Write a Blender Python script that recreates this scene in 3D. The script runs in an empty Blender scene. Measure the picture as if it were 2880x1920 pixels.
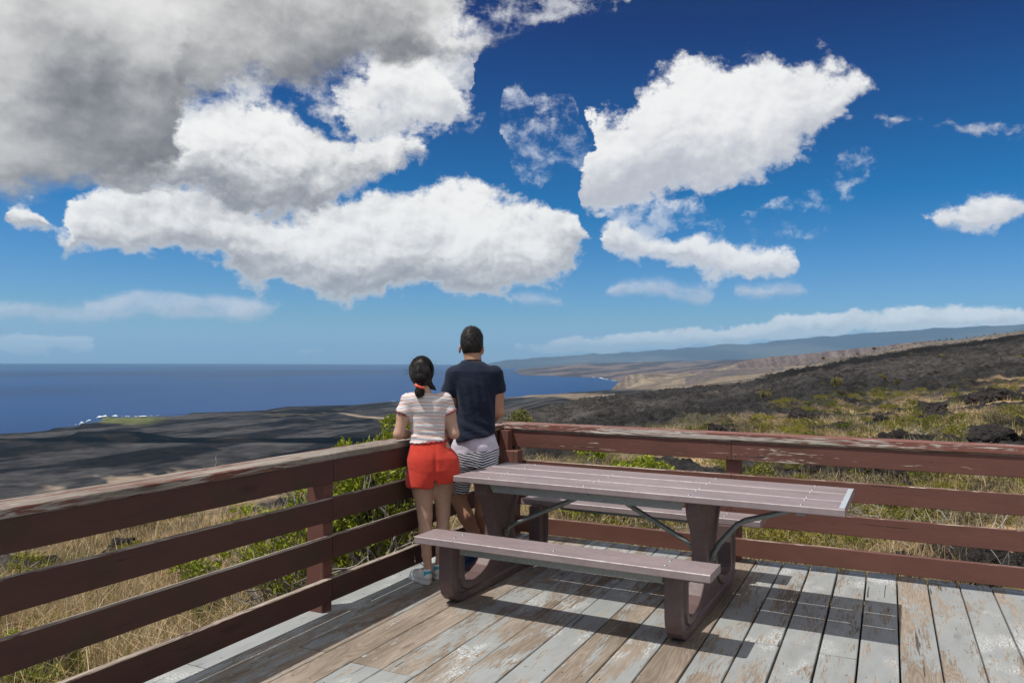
import bpy, bmesh, math, random
import numpy as np
from mathutils import Vector, Matrix

random.seed(7)
RNG = np.random.default_rng(11)
SC = bpy.context.scene
COL = SC.collection
rad = math.radians

# ------------------------------------------------------------------ camera
CAM_H = 1.56
YAW, PITCH, ROLL = rad(-25.81075), rad(1.166936), rad(0.355985)
FPX = 2192.457                                     # focal length in pixels of a 2880 px wide picture


def cam_axes():
    f = np.array([math.sin(YAW) * math.cos(PITCH), math.cos(YAW) * math.cos(PITCH), math.sin(PITCH)])
    r = np.array([math.cos(YAW), -math.sin(YAW), 0.0])
    u = np.cross(r, f)
    return r * math.cos(ROLL) + u * math.sin(ROLL), -r * math.sin(ROLL) + u * math.cos(ROLL), f


RIGHT, UP, FWD = cam_axes()
cam_data = bpy.data.cameras.new('camera')
cam_data.sensor_width = 36.0
cam_data.lens = FPX / 2880 * 36
cam_data.clip_start = 0.05
cam_data.clip_end = 400000
cam = bpy.data.objects.new('camera', cam_data)
COL.objects.link(cam)
M = Matrix.Identity(4)
for i in range(3):
    M[i][0], M[i][1], M[i][2] = RIGHT[i], UP[i], -FWD[i]
M[2][3] = CAM_H
cam.matrix_world = M
SC.camera = cam


def ray(px, py):
    """direction of a photograph pixel (2352 px wide view of the photograph)"""
    k = 2880 / 2352
    return FWD + RIGHT * ((px * k - 1440) / FPX) - UP * ((py * k - 960) / FPX)


def head_el(px, py):
    d = ray(px, py)
    return math.atan2(d[0], d[1]), math.atan2(d[2], math.hypot(d[0], d[1]))


# ------------------------------------------------------------------ sun, exposure
SUN = Vector((-0.35, -0.37, 1.0)).normalized()
sun_l = bpy.data.lights.new('sun', 'SUN')
sun_l.energy = 4.5
sun_l.angle = rad(0.53)
sun_l.color = (1.0, 0.955, 0.89)
sun = bpy.data.objects.new('sun', sun_l)
COL.objects.link(sun)
sun.rotation_euler = SUN.to_track_quat('Z', 'Y').to_euler()
sun.location = (-6, -6, 18)
SC.view_settings.view_transform = 'Standard'
SC.view_settings.look = 'None'
SC.view_settings.exposure = 0.0
SC.view_settings.gamma = 1.0
SC.view_settings.use_curve_mapping = False
SC.render.engine = 'CYCLES'
SC.cycles.max_bounces = 6
SC.cycles.diffuse_bounces = 3
SC.cycles.glossy_bounces = 3
SC.cycles.transmission_bounces = 3
SC.cycles.transparent_max_bounces = 8
SC.cycles.volume_bounces = 0
SC.cycles.use_denoising = True


# ------------------------------------------------------------------ node helper
class NT:
    def __init__(self, tree):
        self.t = tree
        self.t.nodes.clear()

    def n(self, typ, ins=None, **props):
        nd = self.t.nodes.new(typ)
        for k, v in props.items():
            setattr(nd, k, v)
        for k, v in (ins or {}).items():
            self.put(nd, k, v)
        return nd

    def put(self, nd, k, v):
        s = nd.inputs[k]
        if isinstance(v, bpy.types.NodeSocket):
            self.t.links.new(v, s)
        elif isinstance(v, bpy.types.Node):
            self.t.links.new(v.outputs[0], s)
        else:
            if isinstance(v, (tuple, list)) and s.type == 'RGBA' and len(v) == 3:
                v = (*v, 1)
            s.default_value = v

    def m(self, op, a, b=0.0, c=0.0, clamp=False):
        nd = self.n('ShaderNodeMath', {0: a, 1: b, 2: c}, operation=op, use_clamp=clamp)
        return nd.outputs[0]

    def v(self, op, a, b=(0, 0, 0)):
        nd = self.n('ShaderNodeVectorMath', {0: a, 1: b}, operation=op)
        return nd.outputs[0]

    def mix(self, fac, a, b, blend='MIX'):
        nd = self.n('ShaderNodeMix', data_type='RGBA', blend_type=blend)
        self.put(nd, 0, fac)
        self.put(nd, 6, a)
        self.put(nd, 7, b)
        return nd.outputs[2]

    def fmix(self, fac, a, b):
        nd = self.n('ShaderNodeMix', {0: fac, 2: a, 3: b}, data_type='FLOAT')
        return nd.outputs[0]

    def ss(self, x, lo, hi, o0=0.0, o1=1.0):
        nd = self.n('ShaderNodeMapRange', {0: x, 1: lo, 2: hi, 3: o0, 4: o1}, interpolation_type='SMOOTHSTEP')
        return nd.outputs[0]

    def noise(self, vec, scale, detail=4, rough=0.55, dist=0.0, col=False):
        nd = self.n('ShaderNodeTexNoise', {'Vector': vec, 'Scale': scale, 'Detail': detail, 'Roughness': rough, 'Distortion': dist})
        return nd.outputs[1] if col else nd.outputs[0]

    def xyz(self, x, y, z):
        return self.n('ShaderNodeCombineXYZ', {0: x, 1: y, 2: z}).outputs[0]

    def sep(self, v):
        return self.n('ShaderNodeSeparateXYZ', {0: v}).outputs

    def fcurve(self, x, pts, x0, x1, y0, y1):
        """lookup curve through pts, in real units"""
        nd = self.n('ShaderNodeFloatCurve')
        cv = nd.mapping.curves[0]
        P = [((a - x0) / (x1 - x0), (b - y0) / (y1 - y0)) for a, b in pts]
        while len(cv.points) < len(P):
            cv.points.new(0.5, 0.5)
        for p, (a, b) in zip(cv.points, P):
            p.location = (min(max(a, 0), 1), min(max(b, 0), 1))
            p.handle_type = 'AUTO_CLAMPED'
        nd.mapping.update()
        xn = self.m('MULTIPLY_ADD', x, 1 / (x1 - x0), -x0 / (x1 - x0))
        self.put(nd, 'Value', xn)
        return self.m('MULTIPLY_ADD', nd.outputs[0], y1 - y0, y0)


def material(name):
    m = bpy.data.materials.new(name)
    m.use_nodes = True
    return m, NT(m.node_tree)


def finish(nt, color, rough=0.7, normal=None, spec=0.5, metal=0.0, **kw):
    b = nt.n('ShaderNodeBsdfPrincipled')
    nt.put(b, 'Base Color', color)
    nt.put(b, 'Roughness', rough)
    nt.put(b, 'Specular IOR Level', spec)
    nt.put(b, 'Metallic', metal)
    for k, v in kw.items():
        nt.put(b, k.replace('_', ' '), v)
    if normal is not None:
        nt.put(b, 'Normal', normal)
    o = nt.n('ShaderNodeOutputMaterial')
    nt.t.links.new(b.outputs[0], o.inputs[0])
    return b


def bump(nt, h, dist=0.01, strength=1.0):
    return nt.n('ShaderNodeBump', {'Height': h, 'Distance': dist, 'Strength': strength}).outputs[0]


# ------------------------------------------------------------------ sky with clouds
W = bpy.data.worlds.new('World')
SC.world = W
W.use_nodes = True
nt = NT(W.node_tree)
sky = nt.n('ShaderNodeTexSky', sky_type='NISHITA', sun_disc=False)
sky.sun_elevation = math.asin(SUN.z)
sky.sun_rotation = math.atan2(SUN.x, SUN.y)
sky.altitude = 600
sky.air_density = 1.0
sky.dust_density = 0.2
sky.ozone_density = 4.0
SKY_STRENGTH = 0.10
dirv = nt.n('ShaderNodeTexCoord').outputs['Generated']
dx, dy, dz = nt.sep(dirv)
U0 = nt.m('MULTIPLY', nt.m('ARCTAN2', dx, dy), 57.29578)          # heading, degrees
V0 = nt.m('MULTIPLY', nt.m('ARCSINE', dz), 57.29578)              # elevation, degrees
# a deep polarised tropical blue: the physical sky with its contrast raised channel by channel
skyr, skyg, skyb = nt.sep(sky.outputs[0])
sr = nt.m('MAXIMUM', nt.m('MULTIPLY_ADD', skyr, 0.72, -1.48), 0.01)
sg = nt.m('MAXIMUM', nt.m('MULTIPLY_ADD', skyg, 0.93, -1.58), 0.25)
sb = nt.m('MAXIMUM', nt.m('MULTIPLY_ADD', skyb, 1.58, -4.25), nt.m('MAXIMUM', nt.m('MULTIPLY', sg, 1.38), 1.0))
SKYC = nt.xyz(sr, sg, sb)
def ue(px, py):
    h, e = head_el(px, py)
    return math.degrees(h), math.degrees(e)


def cloud_nodes():
    """clouds of the sky: each layer has a lower and an upper outline over the heading, broken up by noise"""
    P = nt.xyz(U0, nt.m('MULTIPLY', V0, 1.25), 0.0)
    big = nt.n('ShaderNodeTexNoise', {'Vector': P, 'Scale': 0.13, 'Detail': 6, 'Roughness': 0.62, 'Lacunarity': 2.1})
    bf, bc = big.outputs[0], big.outputs[1]
    c = nt.v('SUBTRACT', bc, (0.5, 0.5, 0.5))
    cx, cy, _ = nt.sep(c)
    fine = nt.noise(nt.v('ADD', P, (13.0, 5.0, 0.0)), 0.50, 7, 0.68, 0.25)
    # rounded billows, and the same field a little towards the light for their relief
    PW = nt.v('ADD', P, nt.v('MULTIPLY', c, (3.4, 3.4, 0.0)))

    def billow(v, det):
        return nt.n('ShaderNodeTexVoronoi', {'Vector': v, 'Scale': 0.36, 'Detail': det, 'Roughness': 0.6, 'Smoothness': 0.5},
                    feature='SMOOTH_F1', voronoi_dimensions='2D', normalize=True).outputs[0]
    bil = billow(PW, 3.0)
    bil2 = billow(nt.v('ADD', PW, (-0.22, 0.50, 0.0)), 3.0)
    wide = nt.m('MULTIPLY', nt.m('SUBTRACT', nt.noise(nt.v('ADD', P, (31.0, 7.0, 0.0)), 0.075, 3, 0.5), 0.5), 2.2)
    so1 = nt.noise(P, 0.21, 4, 0.6)
    so2 = nt.noise(nt.v('ADD', P, (-0.5, 1.1, 0.0)), 0.21, 4, 0.6)
    relief = nt.m('ADD', nt.m('MULTIPLY', nt.m('SUBTRACT', bil2, bil), 1.5), nt.m('MULTIPLY', nt.m('SUBTRACT', so1, so2), 1.7))
    X0, X1, Y0, Y1 = -66.0, 20.0, -4.0, 44.0

    acc_a, acc_c = None, None
    white = (1.0, 0.985, 0.965)

    def layer(top, bot, warp, soft, tone_lo, tone_hi, opac=1.0, stretch=1.0, frag=0.0, puff=1.0, rel_k=1.0, cap=9.0, mott=0.5, rag=2.6, rim_k=0.55):
        """outlines given as picture points; where they meet there is a gap in the layer"""
        nonlocal acc_a, acc_c
        gap = [abs(p[1] - q[1]) < 3 for p, q in zip(top, bot)]
        top, bot = ([(p[0], p[1] + 70) if k else p for p, k in zip(top, gap)], [(p[0], p[1] - 70) if k else p for p, k in zip(bot, gap)])
        u = nt.m('MULTIPLY_ADD', cx, warp, U0)
        v = nt.m('MULTIPLY_ADD', cy, warp / stretch, V0)
        t = nt.fcurve(u, [ue(*p) for p in top], X0, X1, Y0, Y1)
        b = nt.fcurve(u, [ue(*p) for p in bot], X0, X1, Y0, Y1)
        a1 = nt.m('SUBTRACT', t, v)
        a2 = nt.m('SUBTRACT', v, b)
        d = nt.m('SMOOTH_MIN', a1, a2, 0.6 / stretch)
        d = nt.m('MULTIPLY_ADD', nt.m('SUBTRACT', bf, 0.5), 5.0 * frag / stretch, nt.m('MINIMUM', d, cap))
        d = nt.m('MULTIPLY_ADD', nt.m('SUBTRACT', 0.36, bil), puff / stretch, d)
        d = nt.m('MULTIPLY_ADD', nt.m('SUBTRACT', fine, 0.5), rag / stretch, d)
        alpha = nt.m('MULTIPLY', nt.ss(d, -0.25 * soft / stretch, soft / stretch), opac)
        rel = nt.m('DIVIDE', a2, nt.m('MAXIMUM', nt.m('ADD', a1, a2), 0.3), clamp=True)
        body = nt.m('MULTIPLY_ADD', nt.ss(rel, 0.04, 0.72), 0.95, 0.0)
        lit = nt.m('MULTIPLY_ADD', relief, rel_k, nt.m('MULTIPLY_ADD', wide, mott, body))
        # thin rims are bright, deep parts take the layer's shade
        rim = nt.m('SUBTRACT', 1.0, nt.ss(d, 0.1, 1.3))
        lit = nt.m('MAXIMUM', nt.ss(lit, -0.32, 1.22), nt.m('MULTIPLY', rim, rim_k), clamp=True)
        k = 1 / SKY_STRENGTH
        col = nt.mix(lit, tuple(q * k for q in tone_lo), tuple(q * k for q in tone_hi))
        if acc_a is None:
            acc_c = nt.mix(alpha, SKYC, col)
            acc_a = alpha
        else:
            acc_c = nt.mix(alpha, acc_c, col)

    hi = (0.95, 0.94, 0.925)
    # bank over the far mountain and low clouds along the sea horizon
    layer([(-700, 790), (0, 768), (90, 775), (150, 772), (230, 778), (265, 800), (470, 806), (560, 800), (660, 806), (760, 806), (860, 812), (1130, 812), (1180, 790), (1300, 782), (1420, 768), (1600, 756), (1750, 738), (1900, 718), (2100, 702), (2300, 698), (2600, 690)],
          [(-700, 830), (0, 808), (90, 812), (150, 806), (230, 808), (265, 800), (470, 808), (560, 808), (660, 810), (760, 812), (860, 812), (1130, 812), (1180, 800), (1300, 808), (1420, 806), (1600, 796), (1750, 784), (1900, 770), (2100, 758), (2300, 748), (2600, 720)],
          6.0, 0.8, (0.46, 0.54, 0.63), (0.84, 0.87, 0.90), 0.88, 3.0, 0.60, 1.2, 1.4, 0.45, 0.8, 4.2)
    # thin stratus at the left, small flat clouds at the right
    layer([(-700, 690), (0, 690), (200, 684), (330, 668), (480, 676), (600, 680), (720, 700), (800, 705), (1140, 690), (1200, 668), (1280, 676), (1310, 690), (1400, 650), (1500, 640), (1600, 648), (1660, 668), (1680, 680), (1690, 660), (1760, 655), (1860, 664), (1880, 690), (2352, 690), (2600, 690)],
          [(-700, 735), (0, 732), (200, 738), (330, 740), (480, 740), (600, 732), (720, 700), (800, 705), (1140, 690), (1200, 696), (1280, 692), (1310, 690), (1400, 676), (1500, 682), (1600, 698), (1660, 686), (1680, 680), (1690, 668), (1760, 684), (1860, 682), (1880, 690), (2352, 690), (2600, 690)],
          6.0, 2.0, (0.42, 0.48, 0.60), (0.68, 0.71, 0.79), 0.85, 2.6, 0.45, 0.8, 1.0, 0.40, 0.6, 2.6)
    # flat bottomed cumuli right of the middle and the lone one at the far right
    layer([(-700, 610), (1340, 600), (1385, 545), (1430, 522), (1490, 540), (1560, 552), (1640, 545), (1690, 565), (1745, 575), (1800, 578), (1835, 600), (1870, 625), (2100, 500), (2140, 480), (2200, 466), (2255, 436), (2300, 452), (2345, 470), (2420, 500), (2600, 505)],
          [(-700, 610), (1340, 600), (1385, 594), (1430, 602), (1490, 604), (1560, 608), (1640, 640), (1690, 644), (1745, 642), (1800, 640), (1835, 625), (1870, 625), (2100, 500), (2140, 508), (2200, 516), (2255, 522), (2300, 508), (2345, 484), (2420, 500), (2600, 505)],
          6.0, 1.0, (0.46, 0.475, 0.54), hi, 0.95, 1.6, 0.36, 1.6, 0.9, 1.6, 0.5, 3.2)
    # wisps leading down from the right cumulus
    layer([(-700, 520), (1120, 330), (1170, 225), (1240, 240), (1300, 235), (1350, 290), (1400, 400), (1450, 480), (1520, 455), (1600, 460), (1660, 520), (1720, 490), (1800, 450), (1880, 430), (1910, 380), (1960, 370), (2000, 385), (2040, 420), (2352, 420), (2600, 420)],
          [(-700, 520), (1120, 330), (1170, 385), (1240, 400), (1300, 350), (1350, 380), (1400, 440), (1450, 540), (1520, 548), (1600, 520), (1660, 575), (1720, 575), (1800, 560), (1880, 520), (1910, 460), (1960, 440), (2000, 410), (2040, 420), (2352, 420), (2600, 420)],
          8.0, 1.0, (0.46, 0.54, 0.69), (0.80, 0.83, 0.90), 0.80, 1.2, 0.75, 1.3, 1.0, -0.02, 0.3, 3.2)
    # large cumulus at the right
    layer([(-700, 300), (1320, 380), (1375, 240), (1430, 215), (1470, 165), (1530, 150), (1600, 128), (1700, 136), (1780, 112), (1840, 110), (1880, 105), (1920, 130), (1970, 140), (2010, 175), (2060, 200), (2352, 250), (2600, 250)],
          [(-700, 300), (1320, 380), (1375, 478), (1430, 474), (1470, 462), (1530, 455), (1600, 446), (1700, 412), (1780, 372), (1840, 345), (1880, 325), (1920, 290), (1970, 215), (2010, 185), (2060, 200), (2352, 250), (2600, 250)],
          7.5, 1.05, (0.52, 0.53, 0.585), hi, 0.98, 1.0, 0.80, 2.0, 0.85, 1.5, 0.7, 3.6)
    # long low cumulus across the left middle
    layer([(-700, 480), (-20, 500), (30, 465), (75, 475), (110, 540), (150, 560), (190, 500), (260, 460), (330, 440), (450, 450), (600, 470), (760, 455), (860, 440), (930, 445), (1000, 425), (1080, 412), (1160, 430), (1240, 470), (1310, 480), (1350, 530), (1400, 600), (2352, 600), (2600, 600)],
          [(-700, 480), (-20, 500), (30, 550), (75, 550), (110, 560), (150, 596), (190, 592), (260, 588), (330, 594), (450, 590), (600, 648), (760, 688), (860, 682), (930, 672), (1000, 676), (1080, 676), (1160, 660), (1240, 650), (1310, 610), (1350, 575), (1400, 600), (2352, 600), (2600, 600)],
          6.0, 0.85, (0.34, 0.345, 0.38), hi, 1.0, 1.1, 0.38, 1.8, 0.85, 4.0, 0.7, 2.8, 0.5)
    # bright cumulus in front of the dark one
    layer([(-700, 200), (240, 400), (320, 290), (420, 250), (520, 235), (600, 225), (690, 250), (780, 290), (860, 285), (940, 300), (985, 335), (1040, 370), (2352, 370), (2600, 370)],
          [(-700, 200), (240, 430), (320, 470), (420, 474), (520, 480), (600, 498), (690, 486), (780, 446), (860, 416), (940, 360), (985, 350), (1040, 370), (2352, 370), (2600, 370)],
          6.0, 0.9, (0.30, 0.305, 0.335), hi, 1.0, 1.0, 0.38, 1.8, 0.85, 4.0, 0.7, 2.8, 0.5)
    # ragged veil reaching to the upper middle
    layer([(-700, -150), (300, 60), (420, 120), (560, 90), (700, -40), (860, -90), (1000, -120), (1090, -140), (1130, -80), (1180, -90), (1240, -80), (1400, -70), (1460, -30), (1520, -90), (2352, -90), (2600, -90)],
          [(-700, 200), (300, 300), (420, 290), (560, 250), (700, 240), (800, 285), (900, 300), (1000, 300), (1080, 250), (1120, 80), (1170, 60), (1240, 45), (1400, 20), (1460, -20), (1520, -90), (2352, -90), (2600, -90)],
          8.0, 1.1, (0.56, 0.58, 0.63), hi, 0.97, 1.0, 0.95, 1.7, 0.9, 0.22, 0.5, 3.0)
    # the white shoulder of it
    layer([(-700, -150), (700, 100), (790, 190), (870, 150), (930, 120), (1010, 110), (1060, 200), (1110, 270), (2352, 270), (2600, 270)],
          [(-700, -140), (700, 110), (790, 262), (870, 285), (930, 288), (1010, 286), (1060, 290), (1110, 280), (2352, 280), (2600, 280)],
          7.0, 1.1, (0.56, 0.57, 0.61), hi, 0.97, 1.0, 0.55, 1.7, 0.9, 1.2, 0.5, 3.2)
    # the great grey cloud at the upper left, seen from below
    layer([(-700, -420), (0, -420), (700, -420), (860, -300), (960, -200), (1030, -40), (1080, 40), (2352, 40), (2600, 40)],
          [(-700, 490), (0, 474), (180, 462), (320, 450), (395, 350), (430, 250), (500, 200), (620, 185), (760, 165), (900, 130), (1000, 80), (1040, 45), (1080, 60), (2352, 60), (2600, 60)],
          8.5, 1.9, (0.165, 0.165, 0.18), (0.82, 0.81, 0.79), 1.0, 1.0, 0.24, 1.0, 0.32, 9.0, 1.1, 2.2, 0.30)
    # unseen bright cumulus cover added round the rest of the sky to lift shadows
    pl_ = nt.v('DIVIDE', dirv, nt.xyz(nt.m('ADD', nt.m('MAXIMUM', dz, 0.0), 0.18), nt.m('ADD', nt.m('MAXIMUM', dz, 0.0), 0.18), 1.0))
    cov = nt.noise(nt.v('MULTIPLY', pl_, (1, 1, 0)), 1.1, 4, 0.6)
    rest = nt.m('MAXIMUM', nt.ss(nt.m('ABSOLUTE', nt.m('ADD', U0, 24.0)), 40.0, 52.0), nt.ss(V0, 32.0, 42.0))
    ca = nt.m('MULTIPLY', nt.m('MULTIPLY', nt.ss(cov, 0.44, 0.54), rest), nt.ss(V0, 2.0, 8.0))
    return nt.mix(ca, acc_c, tuple(q / SKY_STRENGTH for q in (.92, .90, .88)))


CLOUDY = cloud_nodes()
bg = nt.n('ShaderNodeBackground', {'Color': CLOUDY, 'Strength': SKY_STRENGTH})
wo = nt.n('ShaderNodeOutputWorld')
nt.t.links.new(bg.outputs[0], wo.inputs[0])
W.cycles.sampling_method = 'MANUAL'
W.cycles.sample_map_resolution = 512
# ------------------------------------------------------------------ mesh helpers
def tag(o, label=None, cat=None, group=None, kind=None):
    if label: o['label'] = label
    if cat: o['category'] = cat
    if group: o['group'] = group
    if kind: o['kind'] = kind
    return o


def mesh_obj(name, verts, faces, mat, parent=None, smooth=False):
    me = bpy.data.meshes.new(name)
    if isinstance(verts, np.ndarray):
        verts = verts.tolist()
    if isinstance(faces, np.ndarray):
        faces = faces.tolist()
    me.from_pydata(verts, [], faces)
    if mat is not None:
        me.materials.append(mat)
    if smooth:
        me.shade_smooth()
    o = bpy.data.objects.new(name, me)
    COL.objects.link(o)
    if parent is not None:
        o.parent = parent
    return o


def fast_mesh(name, V, Q, mat, parent=None, smooth=True):
    """numpy vertices and equal sized faces"""
    V = np.ascontiguousarray(V, np.float32)
    Q = np.ascontiguousarray(Q, np.int32)
    k = Q.shape[1]
    me = bpy.data.meshes.new(name)
    me.vertices.add(len(V))
    me.vertices.foreach_set('co', V.ravel())
    me.loops.add(Q.size)
    me.loops.foreach_set('vertex_index', Q.ravel())
    me.polygons.add(len(Q))
    me.polygons.foreach_set('loop_start', np.arange(0, Q.size, k, dtype=np.int32))
    me.polygons.foreach_set('loop_total', np.full(len(Q), k, np.int32))
    me.update(calc_edges=True)
    if smooth:
        me.shade_smooth()
    if mat is not None:
        me.materials.append(mat)
    o = bpy.data.objects.new(name, me)
    COL.objects.link(o)
    if parent is not None:
        o.parent = parent
    return o


def color_attr(o, C, name='tint'):
    a = o.data.attributes.new(name, 'FLOAT_COLOR', 'POINT')
    C4 = np.ones((len(C), 4), np.float32)
    C4[:, :3] = C
    a.data.foreach_set('color', C4.ravel())


def empty(name, loc=(0, 0, 0), rz=0.0):
    o = bpy.data.objects.new(name, None)
    o.location = loc
    o.rotation_euler = (0, 0, rz)
    o.empty_display_size = 0.2
    COL.objects.link(o)
    return o


# lattice noise for shapes
_PERM = RNG.permutation(4096)
_GR = RNG.uniform(0, 2 * np.pi, 4096)


def pnoise(x, y, seed=0):
    x = np.asarray(x, float)
    y = np.asarray(y, float)
    xi = np.floor(x).astype(int)
    yi = np.floor(y).astype(int)
    xf, yf = x - xi, y - yi

    def g(ix, iy, fx, fy):
        a = _GR[_PERM[(_PERM[(ix + seed * 131) & 4095] + iy) & 4095]]
        return np.cos(a) * fx + np.sin(a) * fy
    u = xf ** 3 * (xf * (xf * 6 - 15) + 10)
    v = yf ** 3 * (yf * (yf * 6 - 15) + 10)
    a = g(xi, yi, xf, yf) * (1 - u) + g(xi + 1, yi, xf - 1, yf) * u
    b = g(xi, yi + 1, xf, yf - 1) * (1 - u) + g(xi + 1, yi + 1, xf - 1, yf - 1) * u
    return (a * (1 - v) + b * v) * 1.5


def fbm(x, y, oct=4, seed=0, gain=0.5, ridged=False):
    s, a = 0, 1.0
    for i in range(oct):
        n = pnoise(x, y, seed + i)
        s = s + a * ((0.5 - np.abs(n)) * 2 if ridged else n)
        x, y, a = x * 2.03 + 3.7, y * 2.03 - 1.9, a * gain
    return s


def sstep(x, lo, hi):
    t = np.clip((np.asarray(x, float) - lo) / (hi - lo), 0, 1)
    return t * t * (3 - 2 * t)


# ------------------------------------------------------------------ the land: heights along lines of sight
SEA = -300.0
REARTH = 6.371e6
# per picture column: (distance, value); a value of 100 and more is the picture row where that ground shows, else a height
PROF = {
    -700: [(1, -.6), (4, -.8), (10, -1.9), (30, -5.5), (60, -14), (200, -65), (700, -235), (1500, -280), (2880, -298), (2940, -308), (30000, -330)],
    0: [(1, -.6), (4, -.8), (10, -1.75), (30, 1212), (60, -14), (200, -62), (700, -225), (1500, -280), (3150, -297), (3210, -308), (30000, -330)],
    135: [(1, -.6), (4, -.8), (10, -1.7), (30, 1185), (60, -13), (200, -60), (700, -220), (1500, -279), (3360, -297), (3420, -308), (30000, -330)],
    194: [(1, -.6), (4, -.8), (10, -1.7), (30, 1170), (60, -13), (200, -60), (700, -220), (1500, -279), (3520, -297), (3580, -308), (30000, -330)],
    244: [(1, -.6), (4, -.8), (10, -1.65), (30, 1160), (60, -13), (200, -60), (700, -220), (1500, -279), (3840, -297), (3900, -308), (30000, -330)],
    316: [(1, -.6), (4, -.8), (10, -1.6), (30, 1148), (60, -12), (200, -58), (700, -220), (1500, -278), (3790, -297), (3850, -308), (30000, -330)],
    451: [(1, -.6), (4, -.8), (10, -1.55), (30, 1125), (60, -11), (200, -55), (700, -215), (1500, -274), (4080, -297), (4150, -308), (30000, -330)],
    677: [(1, -.6), (4, -.8), (10, -1.4), (30, 1092), (60, -9), (200, -45), (700, -200), (1500, -262), (4560, -297), (4640, -308), (30000, -330)],
    912: [(1, -.55), (4, -.7), (10, -1.2), (35, 1040), (70, -7), (200, -28), (700, -110), (1500, -190), (3000, -262), (5100, -297), (5180, -308), (30000, -330)],
    1158: [(1, -.5), (5, -.6), (10, -.95), (45, 988), (80, -5), (300, -25), (1000, -85), (2500, -175), (4200, -258), (5700, -298), (5780, -308), (30000, -340)],
    1262: [(1, -.45), (6, -.5), (12, -.9), (70, 958), (110, -6), (300, -22), (1000, -70), (2500, 922), (4500, 911), (6100, 905), (6190, -308), (13700, -310), (14000, 858), (20000, 842), (24000, -250)],
    1335: [(1, -.45), (6, -.5), (12, -.9), (40, 968), (100, 935), (150, -7), (400, -25), (1000, -66), (2500, 919), (4500, 908), (6500, 900), (6590, -310), (12700, -312), (13000, 862), (20000, 836), (24000, -220)],
    1402: [(1, -.45), (6, -.5), (12, -.8), (38, 965), (125, 924), (180, -8), (400, -25), (1000, -60), (2500, 916), (4500, 905), (7100, 895), (7190, -310), (11000, -312), (11200, 873), (14000, 860), (20000, 834), (24000, -200)],
    1418: [(1, -.45), (6, -.5), (12, -.8), (38, 964), (135, 921), (200, -9), (400, -24), (1000, -58), (2500, 914), (4500, 904), (7100, 894), (7300, 878), (7600, -306), (10400, -308), (10600, 874), (14000, 858), (20000, 833), (24000, -200)],
    1442: [(1, -.45), (6, -.5), (12, -.8), (37, 962), (150, 917), (220, -10), (400, -23), (1000, -56), (2500, 912), (4500, 903), (7000, 892), (7350, 860), (8500, 862), (9500, -280), (11000, 867), (14000, 856), (20000, 832), (24000, -200)],
    1475: [(1, -.45), (6, -.5), (12, -.8), (37, 961), (165, 912), (230, -10), (400, -22), (1000, -54), (2500, 911), (4500, 900), (6700, 886), (7400, 857), (8500, 859), (9500, -270), (11000, 864), (14000, 853), (20000, 831), (24000, -180)],
    1560: [(1, -.45), (6, -.45), (12, -.7), (36, 959), (200, 901), (280, -12), (600, -30), (1500, -70), (3500, 897), (5200, 886), (6800, 868), (7700, 858), (8600, 858), (9500, -250), (11500, 855), (14500, 847), (20000, 830), (24000, -160)],
    1585: [(1, -.45), (6, -.45), (12, -.7), (36, 958), (210, 898), (300, -12), (600, -30), (1500, -68), (3500, 894), (5000, 886), (5900, 880), (6900, 866), (7700, 857), (8600, 857), (9500, -250), (11500, 853), (14500, 845), (20000, 829), (24000, -160)],
    1618: [(1, -.45), (6, -.45), (12, -.7), (37, 957), (222, 894), (300, -12), (600, -28), (1500, -64), (3500, 890), (5000, 880), (5700, 868), (6000, 854), (7200, 854), (8000, -190), (11000, 848), (14500, 842), (20000, 828), (24000, -160)],
    1700: [(1, -.45), (6, -.45), (12, -.6), (38, 954), (255, 883), (330, -12), (700, -30), (1500, -55), (3500, 880), (5000, 866), (5700, 860), (6000, 852), (7200, 848), (7800, 843), (8400, 832), (10000, 832), (20000, 827), (24000, -150)],
    1773: [(1, -.4), (6, -.45), (12, -.6), (40, 950), (280, 863), (360, -9), (700, -25), (1500, -45), (3500, 868), (5000, 858), (5900, 849), (7300, 843), (7700, 838), (8300, 819), (10000, 822), (20000, 824), (24000, -150)],
    1892: [(1, -.4), (6, -.4), (12, -.5), (46, 940), (330, 832), (420, -3), (800, -14), (2000, -35), (4500, 846), (7000, 837), (7500, 834), (8100, 808), (10000, 812), (24000, -100)],
    1994: [(1, -.4), (6, -.35), (12, -.4), (52, 930), (380, 815), (480, 2), (900, -8), (3000, -30), (6000, 825), (7400, 822), (8000, 797), (10000, 802), (24000, -50)],
    2113: [(1, -.4), (6, -.3), (12, -.35), (56, 917), (450, 793), (560, 6), (1200, 2), (4000, 0), (7200, 800), (7900, 785), (10000, 790), (24000, 0)],
    2233: [(1, -.4), (6, -.3), (12, -.3), (62, 896), (500, 779), (640, 12), (1500, 15), (4000, 20), (7900, 780), (24000, 0)],
    2352: [(1, -.4), (6, -.3), (12, -.25), (66, 880), (550, 762), (700, 20), (1500, 25), (4000, 40), (8000, 60), (24000, 30)],
    2800: [(1, -.4), (6, -.3), (12, -.15), (70, 850), (600, 715), (800, 38), (1500, 45), (4000, 70), (8000, 90), (24000, 60)],
}
LAND_R = np.concatenate([np.geomspace(1.0, 12, 60, endpoint=False), np.geomspace(12, 700, 430, endpoint=False),
                         np.geomspace(700, 1500, 40, endpoint=False), np.geomspace(1500, 7700, 250, endpoint=False),
                         np.geomspace(7700, 24000, 100)])
keys = sorted(PROF)
HD = np.array([head_el(k, 900)[0] for k in keys])
lr = np.log(LAND_R)
SHORE = {-700: 1012, 0: 995, 135: 981, 194: 971, 244: 956, 316: 957.5, 451: 947, 677: 932.5, 912: 921.5, 1158: 912.5, 1262: 905, 1335: 899.5, 1402: 895}


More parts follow.
